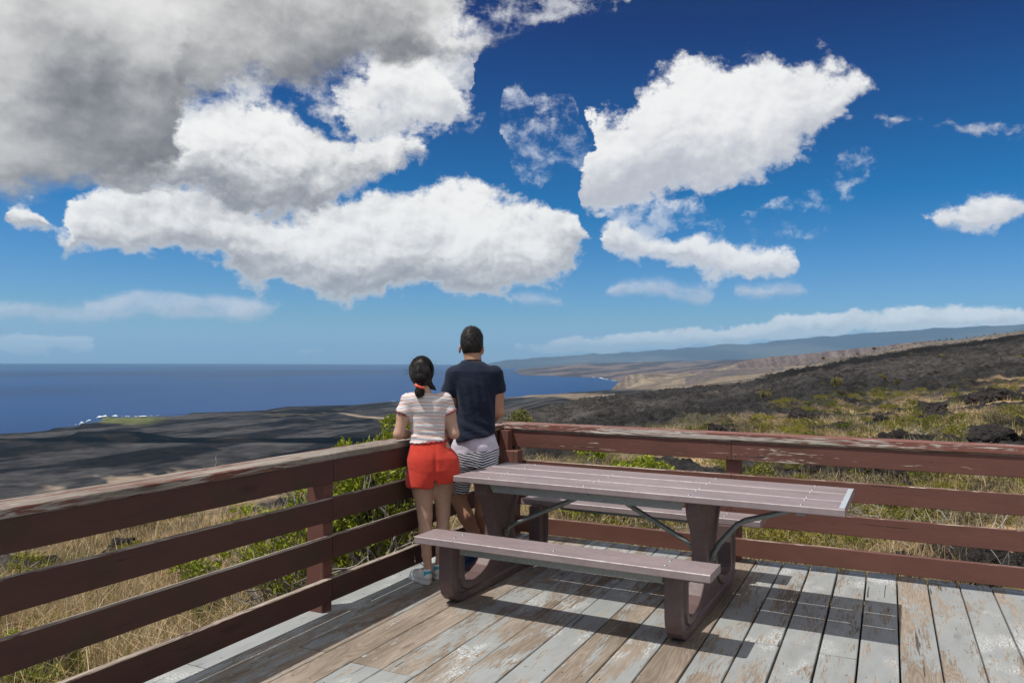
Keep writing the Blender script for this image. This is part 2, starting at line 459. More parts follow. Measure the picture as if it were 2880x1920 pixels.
def sea_hit(px, py):
    d = ray(px, py)
    t = (SEA - CAM_H) / d[2]
    for _ in range(6):
        rr = math.hypot(d[0], d[1]) * t
        t = (SEA - rr * rr / (2 * REARTH) - CAM_H) / d[2]
    return d * t + np.array([0, 0, CAM_H])


for k, yk in SHORE.items():                          # land meets water where the photograph shows the shore
    p = sea_hit(k, yk)
    rc = math.hypot(p[0], p[1])
    j = next(i for i, (r, v) in enumerate(PROF[k]) if v in (-308, -310))
    PROF[k][j - 1] = (rc * .995, -299.2)
    PROF[k][j] = (rc * 1.02, -310)
ZP = np.zeros((len(keys), len(LAND_R)))
for i, k in enumerate(keys):
    rr, zz = [], []
    for r, v in PROF[k]:
        rr.append(math.log(r))
        if v >= 100:
            v = CAM_H + r * math.tan(head_el(k, v)[1]) + r * r / (2 * REARTH)
        zz.append(v)
    rr, zz = np.array(rr), np.array(zz)
    # interpolate in plain distance between points so that the slopes stay straight
    seg = np.clip(np.searchsorted(rr, lr, 'right') - 1, 0, len(rr) - 2)
    t = (LAND_R - np.exp(rr[seg])) / (np.exp(rr[seg + 1]) - np.exp(rr[seg]))
    ZP[i] = zz[seg] + (zz[seg + 1] - zz[seg]) * np.clip(t, 0, 1)
# the rest of the round: slope going on downhill on the left, uphill behind
extra = {rad(-120): [(1, -.6), (10, -1.6), (60, -9), (700, -200), (1500, -270), (2900, -298), (3000, -308), (24000, -330)],
         rad(-179.9): [(1, -.5), (10, -.8), (60, -2), (700, -20), (24000, -120)],
         rad(60): [(1, -.4), (10, -.1), (60, 1.5), (600, 36), (24000, 90)],
         rad(120): [(1, -.4), (10, -.2), (60, 2), (600, 24), (24000, 120)],
         rad(179.9): [(1, -.5), (10, -.8), (60, -2), (700, -20), (24000, -120)]}
for h, pts in extra.items():
    q = np.array(pts, float)
    HD = np.append(HD, h)
    ZP = np.vstack([ZP, np.interp(LAND_R, q[:, 0], q[:, 1])])
o_ = np.argsort(HD)
HD, ZP = HD[o_], ZP[o_]


def land_base(h, r):
    """smooth height of the ground, before its roughness"""
    h = np.asarray(h, float)
    r = np.clip(np.asarray(r, float), 1.0, 23999)
    j = np.clip(np.searchsorted(HD, h) - 1, 0, len(HD) - 2)
    t = np.clip((h - HD[j]) / (HD[j + 1] - HD[j]), 0, 1)
    k = np.interp(np.log(r), lr, np.arange(len(lr)))
    k0 = np.clip(k.astype(int), 0, len(lr) - 2)
    f = k - k0
    za = ZP[j, k0] * (1 - f) + ZP[j, k0 + 1] * f
    zb = ZP[j + 1, k0] * (1 - f) + ZP[j + 1, k0 + 1] * f
    return za * (1 - t) + zb * t - r * r / (2 * REARTH)


GB_H = np.array([head_el(x, 900)[0] for x in (1158, 1262, 1335, 1552, 1722, 1892, 2028, 2199, 2352, 2800)])
GB_R = np.array([26, 20, 24, 34, 38, 46, 55, 60, 66, 70.])


def land_masks(x, y):
    h, r = np.arctan2(x, y), np.hypot(x, y)
    gb = np.interp(h, GB_H, GB_R) * (1 + 0.22 * fbm(x * .09, y * .09, 3, 40))
    right = sstep(h, GB_H[0] - .10, GB_H[0] + .02)
    lava = right * sstep(r, gb * .93, gb * 1.07) * (1 - sstep(r, 900, 1500))
    # blocks of rock showing among the grass
    rock = sstep(fbm(x * .22 + 5, y * .22, 3, 50), .16, .30) * (1 - lava) * sstep(r, 8, 12)
    return h, r, lava, rock


def land_height(x, y):
    h, r, lava, rock = land_masks(x, y)
    z = land_base(h, r)
    near = sstep(r, 3, 9)
    z = z + near * (1 - sstep(r, 500, 1500)) * .12 * fbm(x * .35, y * .35, 4, 3)
    L = (lava + rock * .55)
    fade = 1 - sstep(r, 600, 1200)
    rope = fbm(x * .30 + .5 * fbm(x * .2, y * .2, 2, 9), y * .30, 5, 20, .55, True)
    z = z + L * fade * (.46 * np.clip(r / 90, .40, 1) * (rope - .55) + .45 * lava * sstep(r, 70, 180) * (fbm(x * .12, y * .12, 4, 33, .55, True) - .55) + .16 * (fbm(x * .8, y * .8, 4, 30, .6, True) - .5) + .4 * fbm(x * .07, y * .07, 3, 26) * lava * sstep(r, 40, 120) + .09 * fbm(x * 1.5, y * 1.5, 3, 70, .6, True))
    far = sstep(r, 900, 2500)
    hh = z - (SEA - r * r / (2 * REARTH))
    z = z + far * np.clip(hh / 40, 0, 1) * (r / 7000) * (9 * fbm(x / 500, y / 500, 5, 60) + 6 * fbm(h * 34, r / 3500, 4, 64, .5) * sstep(r, 5200, 6500))
    return z


def land_z(x, y):
    return float(land_height(np.array([x]), np.array([y]))[0])


dense = np.linspace(rad(-66), rad(14), 800)
az = np.concatenate([np.linspace(-math.pi, rad(-66), 34, endpoint=False), dense, np.linspace(rad(14), math.pi, 48)[1:]])
AZ, RR = np.meshgrid(az, LAND_R, indexing='ij')
GX, GY = (np.sin(AZ) * RR).ravel(), (np.cos(AZ) * RR).ravel()
GZ = land_height(GX, GY)
na, nr = AZ.shape
idx = np.arange(na * nr).reshape(na, nr)
Q = np.stack([idx[:-1, :-1], idx[1:, :-1], idx[1:, 1:], idx[:-1, 1:]], -1).reshape(-1, 4)[:, ::-1]

# where the pieces of ground lie in the photograph (to place the lava flows of the plain)
rel = np.stack([GX, GY, GZ - CAM_H], 1)
dep = np.maximum(rel @ FWD, 1e-3)
PXX = (1440 + FPX * (rel @ RIGHT) / dep) * 2352 / 2880
PYY = (960 - FPX * (rel @ UP) / dep) * 2352 / 2880

h, r, lava, rock = land_masks(GX, GY)
straw = np.array([.36, .25, .125])
soil = np.array([.10, .075, .055])
blk = np.array([.024, .022, .021])
gry = np.array([.105, .095, .088])


def lerp(a, b, t):
    return a + (b - a) * np.clip(t, 0, 1)[:, None]


n1 = fbm(GX * .5, GY * .5, 4, 80)
C = lerp(np.tile(soil, (len(GX), 1)), straw, .45 + .8 * n1)
C = lerp(C, np.array([.12, .13, .035]), sstep(fbm(GX * .16, GY * .16, 4, 84), .05, .4) * .6)
lt = fbm(GX * .05, GY * .012, 3, 88)
lavac = lerp(np.tile(blk, (len(GX), 1)), np.array([.060, .053, .047]), sstep(lt + .35 * fbm(GX * .4, GY * .4, 3, 89), -.25, .6) * .75)
# older ash coloured flow along the far edge of the hillside, and a fresh black one in front of it
edge = np.interp(h, HD[(HD > rad(-24)) & (HD < rad(12))], np.interp(HD[(HD > rad(-24)) & (HD < rad(12))],
                 [head_el(x, 900)[0] for x in (1440, 1654, 1892, 2113, 2352)], [150, 240, 330, 450, 550]))
oldf = sstep(r / edge, .58, .64) * sstep(PXX, 1600, 1800)
lavac = lerp(lavac, np.array([.17, .145, .12]), oldf * (.75 + .4 * lt))
fresh = sstep(r / edge + .05 * fbm(h * 40, r * 0, 3, 91), .40, .43) * (1 - sstep(r / edge + .05 * fbm(h * 30, r * 0, 3, 92), .57, .60)) * sstep(PXX, 1700, 1820)
lavac = lerp(lavac, np.array([.006, .0055, .0055]), fresh)
C = lerp(C, lavac, np.maximum(lava, rock))
# coastal plain
far = sstep(r, 500, 1300)
pn = fbm(GX / 260, GY / 900 + GX / 2000, 5, 100, .6) + .35 * fbm(GX / 60, GY / 160, 4, 107, .6)
pl = lerp(np.tile(np.array([.014, .014, .016]), (len(GX), 1)), np.array([.056, .053, .054]), sstep(pn, -.25, .45))
wy = 5 * fbm(PXX / 90, PYY / 30, 3, 104)


def band(y0, y1, s=1.5):
    return sstep(PYY + wy, y0 - s, y0 + s) * (1 - sstep(PYY + wy, y1 - s, y1 + s))


bump_y = 12 * np.exp(-((PXX - 255) / 75) ** 2)
flow = band(1003, 1016) * sstep(PXX, -900, 0)
y0f = np.interp(PXX, [0, 150, 180, 320, 400, 600, 900, 1100], [1006, 1004, 990, 990, 1004, 1006, 1003, 1000])
y1f = np.interp(PXX, [0, 200, 380, 600, 900, 1100], [1012, 1015, 1017, 1016, 1020, 1012])
flow = sstep(PYY + wy * .2, y0f - 1, y0f + 1) * (1 - sstep(PYY + wy * .2, y1f - 1, y1f + 1))
lake = np.exp(-(((PXX - 225) / 36) ** 2 + ((PYY - 1000) / 3.2) ** 2))
flow = np.clip(flow - 1.5 * lake, 0, 1)
pl = lerp(pl, np.array([.003, .0035, .005]), flow)
dark2 = band(1026, 1075, 5) * .6 + band(942, 975, 3) * sstep(PXX, 420, 640) * .65
pl = lerp(pl, np.array([.007, .007, .009]), dark2 * (1 - .5 * sstep(pn, 0, .4)))
sandy = sstep(fbm(GX / 420 + 9, GY / 150 + GX / 300, 4, 110), .12, .42)
pl = lerp(pl, np.array([.28, .22, .16]), sandy * (band(1082, 1130, 8) * sstep(PXX, 20, 160) * .75 + band(943, 966, 4) * sstep(PXX, 560, 860) * .75 + .04))
tan = np.array([.28, .215, .15])
tanm = sstep(PXX, 1150, 1165) * (band(903, 915, 2) * .85 * (PXX < 1420) + (1 - sstep(PYY, 888, 900)) * (r > 2400) * sstep(PXX, 1390, 1440))
pl = lerp(pl, tan, np.clip(tanm, 0, 1) * (.6 + .5 * fbm(GX / 300, GY / 300, 4, 112)))
# scarps and the far coast
sl = fbm(h * 220 + r / 900, r / 3000, 4, 116, .6)
scarp = sstep(r, 6900, 7300) * sstep(PXX, 1660, 1700) * (1 - sstep(r, 8400, 9000))
pl = lerp(pl, lerp(np.tile(np.array([.085, .060, .062]), (len(GX), 1)), np.array([.15, .115, .10]), sstep(sl, -.3, .5)), scarp * .85)
head = ((PXX > 1572) & (r > 5500) & (r < 7000) & (PXX < 1800) & (PYY < 886)) * sstep(GZ - np.interp(PXX, [1572, 1618], [-240, -215]), -10, 20)
pl = lerp(pl, np.array([.085, .072, .075]), head * .75)
kap = ((PXX > 1395) & (PXX < 1475) & (r > 7000) & (r < 7500)) * 1.0
pl = lerp(pl, lerp(np.tile(np.array([.11, .082, .065]), (len(GX), 1)), np.array([.19, .145, .11]), sstep(sl, -.4, .4)), kap * .85)
farl = sstep(r, 9300, 10500)
pl = lerp(pl, lerp(np.tile(np.array([.055, .045, .050]), (len(GX), 1)), np.array([.135, .10, .088]), sstep(fbm(GX / 900, GY / 2500, 4, 118), -.3, .4)), farl)
C = lerp(C, pl, far)
# green edge along the surf point
sea_h = GZ - (SEA - r * r / (2 * REARTH))
C = lerp(C, np.array([.12, .13, .05]), far * (1 - sstep(sea_h, 3, 7)) * band(950, 972, 3) * sstep(PXX, 180, 200) * (1 - sstep(PXX, 330, 400)) * .8)

gm, g = material('ground_soil_and_lava')
at = g.n('ShaderNodeAttribute', attribute_name='tint').outputs[0]
ps = g.n('ShaderNodeNewGeometry').outputs['Position']
dist = g.v('LENGTH', ps)
dn = g.n('ShaderNodeVectorMath', {0: ps}, operation='LENGTH').outputs['Value']
fine = g.noise(ps, 9.0, 6, 0.65)
mid = g.noise(ps, 0.9, 6, 0.62)
farn = g.noise(g.v('MULTIPLY', ps, (1, 1, 3)), 0.02, 7, 0.62)
nearf = g.ss(dn, 250, 900, 1.0, 0.0)
k = g.fmix(nearf, g.ss(farn, 0.30, 0.70, 0.62, 1.38), g.m('MULTIPLY', g.ss(g.m('MULTIPLY_ADD', fine, 0.5, g.m('MULTIPLY', mid, 0.5)), 0.33, 0.66, 0.5, 1.5), g.ss(g.noise(g.v('MULTIPLY', ps, (1, 1, 1)), 0.28, 6, 0.72, 0.8), 0.36, 0.64, 0.40, 1.65)))
colr = g.mix(1.0, at, g.xyz(k, k, k), 'MULTIPLY')
rope = g.noise(g.v('MULTIPLY', ps, (1, 1, 1)), 0.45, 5, 0.7, 1.2)
hgt = g.m('ADD', g.m('MULTIPLY', g.m('ABSOLUTE', g.m('SUBTRACT', rope, 0.5)), 2.2), g.m('MULTIPLY_ADD', mid, 1.0, g.m('MULTIPLY', fine, 0.16)))
finish(g, colr, 0.85, bump(g, hgt, 0.55, g.m('MULTIPLY', g.ss(dn, 150, 900, 1.0, 0.0), 0.9)), spec=g.m('MULTIPLY', nearf, 0.22))
ground = fast_mesh('ground', np.stack([GX, GY, GZ], 1), Q, gm)
color_attr(ground, C)
ground['kind'] = 'structure'

# ------------------------------------------------------------------ far mountain slope
MT = [(1100, 834), (1130, 831), (1179, 826), (1283, 818), (1387, 812), (1559, 800), (1778, 784), (1960, 766), (2352, 743), (2800, 715)]
mh = np.array([head_el(*p)[0] for p in MT] + [rad(40), rad(75)])
me_ = np.array([head_el(*p)[1] for p in MT] + [rad(2.6), rad(1.8)])
maz = np.linspace(mh[0], mh[-1], 420)
mrow = np.linspace(0, 1, 60)
A2, T2 = np.meshgrid(maz, mrow, indexing='ij')
top_r = 31000.0
R2 = 23500 + T2 * (top_r - 23500)
ztop = CAM_H + top_r * np.tan(np.interp(A2, mh, me_)) + 60 * fbm(A2 * 30, A2 * 0, 4, 130)
zb = SEA - 40 - R2 ** 2 / (2 * REARTH)
Z2 = zb + (ztop + top_r ** 2 / (2 * REARTH) - SEA) * (T2 ** 1.15) + 0 * T2
Z2 = zb + 40 * 0 + (ztop - (SEA - 40 - top_r ** 2 / (2 * REARTH))) * T2 ** 1.1
Z2 += 40 * fbm(A2 * 60, T2 * 6, 4, 133) * sstep(T2, .02, .2) * (1 - T2)
X2, Y2 = np.sin(A2) * R2, np.cos(A2) * R2
i2 = np.arange(A2.size).reshape(A2.shape)
Qm = np.stack([i2[:-1, :-1], i2[1:, :-1], i2[1:, 1:], i2[:-1, 1:]], -1).reshape(-1, 4)[:, ::-1]
mm, g = material('far_mountain_haze_tint')
ps = g.n('ShaderNodeNewGeometry').outputs['Position']
q = g.noise(g.v('MULTIPLY', ps, (1, 1, 4)), 0.00025, 5, 0.6)
finish(g, g.mix(g.ss(q, 0.4, 0.65), (.045, .062, .095), (.085, .10, .12)), 0.9, spec=0.1)  # bluish base puts distance haze into the slope's own colour
mt = fast_mesh('mountain', np.stack([X2.ravel(), Y2.ravel(), Z2.ravel()], 1), Qm, mm)
mt['kind'] = 'structure'

# ------------------------------------------------------------------ sea
sr_ = np.concatenate([[900], np.geomspace(1500, 86000, 90)])
saz = np.linspace(rad(-150), rad(40), 240)
A3, R3 = np.meshgrid(saz, sr_, indexing='ij')
i3 = np.arange(A3.size).reshape(A3.shape)
Qs = np.stack([i3[:-1, :-1], i3[1:, :-1], i3[1:, 1:], i3[:-1, 1:]], -1).reshape(-1, 4)[:, ::-1]
sm, g = material('sea_water')
ps = g.n('ShaderNodeNewGeometry').outputs['Position']
swell = g.noise(g.v('MULTIPLY', ps, (1, 1, 1)), 0.012, 5, 0.6)
cloud_shade = g.noise(g.v('MULTIPLY', ps, (1, .35, 1)), 0.00022, 4, 0.55)
wc = g.mix(g.ss(cloud_shade, .35, .65), (.0004, .016, .074), (.0015, .040, .145))  # large darker patches paint cloud shadows into the water colour
finish(g, wc, 0.42, bump(g, swell, 6.0, 0.5), spec=0.06)
sea = fast_mesh('sea', np.stack([(np.sin(A3) * R3).ravel(), (np.cos(A3) * R3).ravel(), (SEA - R3 ** 2 / (2 * REARTH)).ravel()], 1), Qs, sm)
sea['kind'] = 'structure'

# white surf along the shore
coast_px = [(-300, 1005), (0, 995), (135, 981), (180, 975), (194, 971), (206, 966), (222, 960), (244, 956), (316, 957.5), (384, 953), (451, 947), (542, 938), (677, 932.5), (790, 928), (912, 921.5), (1158, 912.5), (1283, 902.5), (1400, 895)]
far_px = [(1260, 858.5), (1300, 860.5), (1335, 862.5), (1377, 868), (1402, 873), (1419, 875)]


sfm, g = material('surf_foam')
ps = g.n('ShaderNodeNewGeometry').outputs['Position']
fo = g.noise(ps, 0.02, 6, 0.7)
finish(g, g.mix(g.ss(fo, .40, .55), (.10, .25, .33), (.85, .87, .88)), 0.8, spec=0.2)
for line, wid in ((coast_px, [(-300, 0), (0, 0), (150, 0), (180, 3.0), (198, 5.0), (225, 4.2), (260, 3.4), (330, 1.8), (400, .7), (440, 0), (860, 0), (900, .5), (930, .3), (960, 0), (1400, 0)]),
                  (far_px, [(1260, .4), (1335, .9), (1377, 1.2), (1419, 1.0)])):
    px_ = np.linspace(line[0][0], line[-1][0], 420)
    py_ = np.interp(px_, [p[0] for p in line], [p[1] for p in line])
    w_ = np.interp(px_, [p[0] for p in wid], [p[1] for p in wid]) * np.clip(.35 + 1.6 * fbm(px_ / 16, px_ * 0, 3, 140), 0, 1.8) - .06
    Vt, Qt = [], []
    for a, b, c in zip(px_, py_, w_):
        for dyy in (-max(c, 0.0), .5 if c > 0 else 0.0):
            p = sea_hit(a, b + dyy)
            p[2] += 1.5 if dyy < 0 else 3.0 if dyy > 0 else -4.0
            Vt.append(p)
    n = len(px_)
    Qt = [[2 * i, 2 * i + 1, 2 * i + 3, 2 * i + 2] for i in range(n - 1)]
    so = fast_mesh('surf', np.array(Vt), np.array(Qt), sfm)
    so['kind'] = 'structure'

# ------------------------------------------------------------------ the air between here and the far coast
hz = bpy.data.materials.new('haze_air')
hz.use_nodes = True
g = NT(hz.node_tree)
pv = g.n('ShaderNodeVolumePrincipled', {'Color': (0.38, 0.70, 1.0, 1), 'Density': 1.7e-5, 'Anisotropy': 0.1})
ho = g.n('ShaderNodeOutputMaterial')
g.t.links.new(pv.outputs[0], ho.inputs['Volume'])
B = 92000
hv = [(x * B, y * B, z) for z in (-1400.0, 1560.0) for x, y in ((-1, -1), (1, -1), (1, 1), (-1, 1))]
hf = [(3, 2, 1, 0), (4, 5, 6, 7), (0, 1, 5, 4), (1, 2, 6, 5), (2, 3, 7, 6), (3, 0, 4, 7)]
haze = mesh_obj('haze', hv, hf, hz)
haze['kind'] = 'stuff'
# ------------------------------------------------------------------ wood, steel and plastic
def wood(name, paint, bare1, bare2, axis, peel_scale=1.0, rough=0.75, white=None, default_wear=None, edge_peel=0.0, moss=0.0, spec=0.3, streak=1.0):
    """painted timber: grain runs along the axis, paint flakes off along the grain; the object's 'wear' sets how much is bare"""
    m, g = material(name)
    oc = g.n('ShaderNodeTexCoord').outputs['Object']
    rnd = g.n('ShaderNodeObjectInfo').outputs['Random']
    off = g.xyz(g.m('MULTIPLY', rnd, 37.0), g.m('MULTIPLY', rnd, 91.0), g.m('MULTIPLY', rnd, 53.0))
    x, y, z = g.sep(oc)
    if axis == 'X':
        la, cr = x, y
    elif axis == 'Y':
        la, cr = y, x
    else:
        la, cr, z = z, x, y
    p = g.v('ADD', g.xyz(la, cr, z), off)
    gv = g.v('MULTIPLY', p, (0.9, 9.0, 9.0))
    gn = g.noise(gv, 1.0, 3, 0.5, 0.6)
    rings = g.m('SINE', g.m('MULTIPLY', gn, 95.0))
    fib = g.noise(g.v('MULTIPLY', p, (6.0, 260.0, 260.0)), 1.0, 3, 0.6)
    grain = g.m('MULTIPLY_ADD', rings, 0.28, g.m('MULTIPLY_ADD', fib, 0.55, 0.22), clamp=True)
    knot = g.n('ShaderNodeTexVoronoi', {'Vector': g.v('MULTIPLY', p, (1.4, 5.0, 5.0)), 'Scale': 1.0}, feature='F1').outputs[0]
    kn = g.ss(knot, 0.05, 0.16, 1.0, 0.0)
    barec = g.mix(grain, bare1, bare2)
    blotch = g.noise(g.v('MULTIPLY', p, (1.2, 4.0, 4.0)), 1.0, 4, 0.6)
    barec = g.mix(g.ss(blotch, 0.35, 0.7), barec, g.mix(1.0, barec, (0.62, 0.60, 0.58), 'MULTIPLY'))
    barec = g.mix(g.m('MULTIPLY', kn, 0.7), barec, (0.06, 0.04, 0.028))
    wear = g.n('ShaderNodeAttribute', attribute_name='wear', attribute_type='OBJECT').outputs['Fac']
    # flakes: broad patches, torn along the fibres
    pk = peel_scale
    big = g.noise(g.v('MULTIPLY', p, (1.6 * pk / streak, 7.0 * pk * streak ** .5, 7.0 * pk * streak ** .5)), 1.0, 7, 0.70, 0.4)
    tear = g.noise(g.v('MULTIPLY', p, (9.0 * pk / streak, 120.0 * pk, 120.0 * pk)), 1.0, 4, 0.65)
    f = g.m('MULTIPLY_ADD', tear, 0.36, g.m('MULTIPLY', big, 0.64))
    f = g.m('MULTIPLY_ADD', rings, 0.018, f)
    thr = g.m('MULTIPLY_ADD', wear, -0.42, 0.73)
    if edge_peel:
        nz = g.sep(g.n('ShaderNodeNewGeometry').outputs['Normal'])[2]
        up = g.ss(nz, 0.2, 0.7)
        thr = g.m('MULTIPLY_ADD', up, -edge_peel, thr)
    peel = g.ss(g.m('SUBTRACT', f, thr), -0.004, 0.012)
    dirt = g.noise(g.v('MULTIPLY', p, (2.0, 6.0, 6.0)), 1.3, 7, 0.72)
    pc = g.mix(g.ss(dirt, 0.38, 0.72, 0.0, 0.42), paint, tuple(c * .55 for c in paint))
    pc = g.mix(g.ss(fib, 0.55, 0.8, 0.0, 0.22), pc, tuple(c * .5 for c in paint))
    pc = g.mix(g.m('MULTIPLY', kn, 0.55), pc, tuple(c * .35 for c in paint))
    if moss:
        mo = g.ss(g.noise(p, 3.0, 5, 0.7), 0.5, 0.7)
        pc = g.mix(g.m('MULTIPLY', mo, moss), pc, (0.035, 0.035, 0.015))
    if white is not None:
        sp = g.noise(g.v('MULTIPLY', p, (1.0, 1.6, 1.6)), 2.3, 2, 0.5)
        fl = g.noise(p, 95.0, 3, 0.7)
        wm = g.m('MULTIPLY', g.ss(sp, 0.54, 0.68), g.ss(fl, 0.50, 0.56))
        pc = g.mix(wm, pc, white)
    col = g.mix(peel, pc, barec)
    crack = g.ss(g.noise(g.v('MULTIPLY', p, (1.4, 34.0, 34.0)), 1.0, 3, 0.5, 0.3), 0.70, 0.715)
    col = g.mix(g.m('MULTIPLY', crack, 0.75), col, (0.02, 0.016, 0.014))
    hgt = g.m('SUBTRACT', g.m('SUBTRACT', g.m('MULTIPLY', grain, g.fmix(peel, 0.25, 0.9)), g.m('MULTIPLY', peel, 0.45)), g.m('MULTIPLY', crack, 1.2))
    rr = g.fmix(peel, rough, 0.88)
    finish(g, col, rr, bump(g, hgt, 0.0022, 0.9), spec=g.fmix(peel, spec, 0.12))
    return m


M_DECK = wood('deck_paint_grey', (.305, .318, .312), (.230, .182, .140), (.355, .302, .248), 'Y', 1.0, 0.5, (.62, .62, .60), spec=0.45)
M_RAIL_X = wood('railing_paint_brown', (.136, .058, .043), (.40, .33, .26), (.60, .52, .43), 'X', 1.5, 0.6, edge_peel=0.14, moss=0.15, streak=2.0)
M_RAIL_Y = wood('railing_paint_brown_shaded', (.076, .033, .025), (.22, .17, .13), (.46, .40, .34), 'Y', 1.5, 0.6, edge_peel=0.24, moss=0.55, streak=2.0)  # left railing's brown darkened to put its shaded inner side into the colour
M_CAP_Y = wood('railing_cap_weathered', (.150, .060, .045), (.23, .20, .17), (.38, .34, .295), 'Y', 1.1, 0.7, edge_peel=0.0, moss=0.2, streak=1.8)
M_CAP_X = wood('railing_cap_painted', (.200, .082, .062), (.42, .38, .33), (.68, .63, .56), 'X', 1.3, 0.6, edge_peel=-0.05, streak=2.4)
M_POST = wood('post_paint_brown', (.155, .065, .050), (.25, .18, .13), (.42, .34, .27), 'Z', 1.2, 0.65)
M_JOIST = wood('joist_timber', (.10, .075, .05), (.10, .075, .05), (.16, .12, .085), 'X', 1.0, 0.9)


def plastic(name, base, dark):
    m, g = material(name)
    oc = g.n('ShaderNodeTexCoord').outputs['Object']
    rnd = g.n('ShaderNodeObjectInfo').outputs['Random']
    p = g.v('ADD', oc, g.xyz(g.m('MULTIPLY', rnd, 31.0), rnd, 0.0))
    a = g.noise(g.v('MULTIPLY', p, (2.0, 6.0, 6.0)), 1.0, 5, 0.65)
    b = g.noise(p, 26.0, 5, 0.7)
    c = g.noise(p, 240.0, 2, 0.6)
    smear = g.noise(g.v('MULTIPLY', p, (1.0, 2.2, 1.0)), 3.0, 3, 0.5, 2.5)
    col = g.mix(g.ss(a, 0.3, 0.7), base, tuple(q * .78 for q in base))
    col = g.mix(g.ss(b, 0.45, 0.75, 0.0, 0.5), col, dark)
    col = g.mix(g.ss(smear, 0.60, 0.66, 0.0, 0.22), col, dark)
    col = g.mix(g.ss(c, 0.62, 0.75, 0.0, 0.35), col, tuple(min(1, q * 1.9) for q in base))
    finish(g, col, g.ss(b, 0.3, 0.8, 0.36, 0.55), bump(g, g.m('ADD', c, b), 0.0012, 0.6), spec=0.5)
    return m


M_PLAST = plastic('table_plastic_brown', (.285, .228, .230), (.175, .122, .120))
M_PEDES = plastic('pedestal_plastic_brown', (.135, .088, .085), (.085, .052, .050))


def steel(name, c=(.27, .29, .27), rough=0.5, metal=0.55):
    m, g = material(name)
    oc = g.n('ShaderNodeTexCoord').outputs['Object']
    a = g.noise(oc, 60.0, 4, 0.6)
    v = g.n('ShaderNodeTexVoronoi', {'Vector': oc, 'Scale': 90.0}, feature='F1').outputs[1]
    k = g.sep(v)[0]
    col = g.mix(g.m('MULTIPLY', k, 0.45), c, tuple(q * .55 for q in c))
    col = g.mix(g.ss(a, 0.5, 0.8, 0, 0.4), col, tuple(q * .6 for q in c))
    finish(g, col, rough, metal=metal, spec=0.5)
    return m


M_STEEL = steel('galvanised_steel')
M_BOLT = steel('bolt_steel', (.36, .37, .38), 0.45, 0.8)
M_ALU = steel('edge_aluminium', (.62, .68, .70), 0.42, 0.35)


# ------------------------------------------------------------------ shapes
def plank_mesh(name, length, a, b, mat, axis='Y', cham=0.004, segs=0, rough_edge=0.0, seed=0):
    """chamfered timber centred on its own origin; axis = run of its length; a, b = the other two sizes"""
    c = cham
    prof = [(-a / 2 + c, -b / 2), (a / 2 - c, -b / 2), (a / 2, -b / 2 + c), (a / 2, b / 2 - c), (a / 2 - c, b / 2), (-a / 2 + c, b / 2), (-a / 2, b / 2 - c), (-a / 2, -b / 2 + c)]
    rg = random.Random(seed)
    n = segs + 1
    V, F = [], []
    for i in range(n + 1):
        l = -length / 2 + length * i / n
        j1, j2 = (rg.uniform(-1, 1) * rough_edge for _ in '12')
        for k, (p, q) in enumerate(prof):
            e = rg.uniform(-1, 1) * rough_edge * (1.0 if k in (2, 3, 4, 5, 6, 7) else .5)
            pp, qq = p + j1 * .6, q + j2 * .6 + e * .7
            V.append({'X': (l, pp, qq), 'Y': (pp, l, qq), 'Z': (pp, qq, l)}[axis])
    for i in range(n):
        for k in range(8):
            k2 = (k + 1) % 8
            F.append((i * 8 + k, i * 8 + k2, (i + 1) * 8 + k2, (i + 1) * 8 + k))
    F.append(tuple(range(7, -1, -1)))
    F.append(tuple(n * 8 + k for k in range(8)))
    if axis == 'Y':
        F = [tuple(reversed(f)) for f in F]
    me = bpy.data.meshes.new(name)
    me.from_pydata(V, [], F)
    me.materials.append(mat)
    return me


def put(name, me, loc, parent=None, rot=None, **props):
    o = bpy.data.objects.new(name, me)
    o.location = loc
    if rot:
        o.rotation_euler = rot
    COL.objects.link(o)
    if parent is not None:
        o.parent = parent
    for k, v in props.items():
        o[k] = v
    return o


# ------------------------------------------------------------------ deck
deck = tag(empty('viewing_deck', (0, 2, 0)), 'weathered wooden viewing deck with flaking grey painted boards', 'deck')
PITCH_B, X_GAP = 0.1944, 0.044
DECK_Y0, DECK_Y1 = -2.6, 6.33
rb = random.Random(5)
wear_of = {-17: .20, -16: .48, -15: .62, -14: .74, -13: .76, -12: .54, -11: .50, -10: .54, -9: .48, -8: .68, -7: .47, -6: .84, -5: .50, -4: .50, -3: .40, -2: .51, -1: .46, 0: .60, 1: .53, 2: .46, 3: .42, 4: .5}
joints = {-16: [2.0], -15: [3.31], -14: [0.9], -13: [3.26], -12: [3.25, 5.0], -11: [2.1], -10: [4.48], -9: [2.6], -8: [4.48], -7: [1.4], -6: [2.9], -5: [3.3], -4: [4.48], -3: [1.2], -2: [4.47], -1: [3.1], 0: [1.3], 1: [2.2], 2: [2.4]}
nail_pts = []
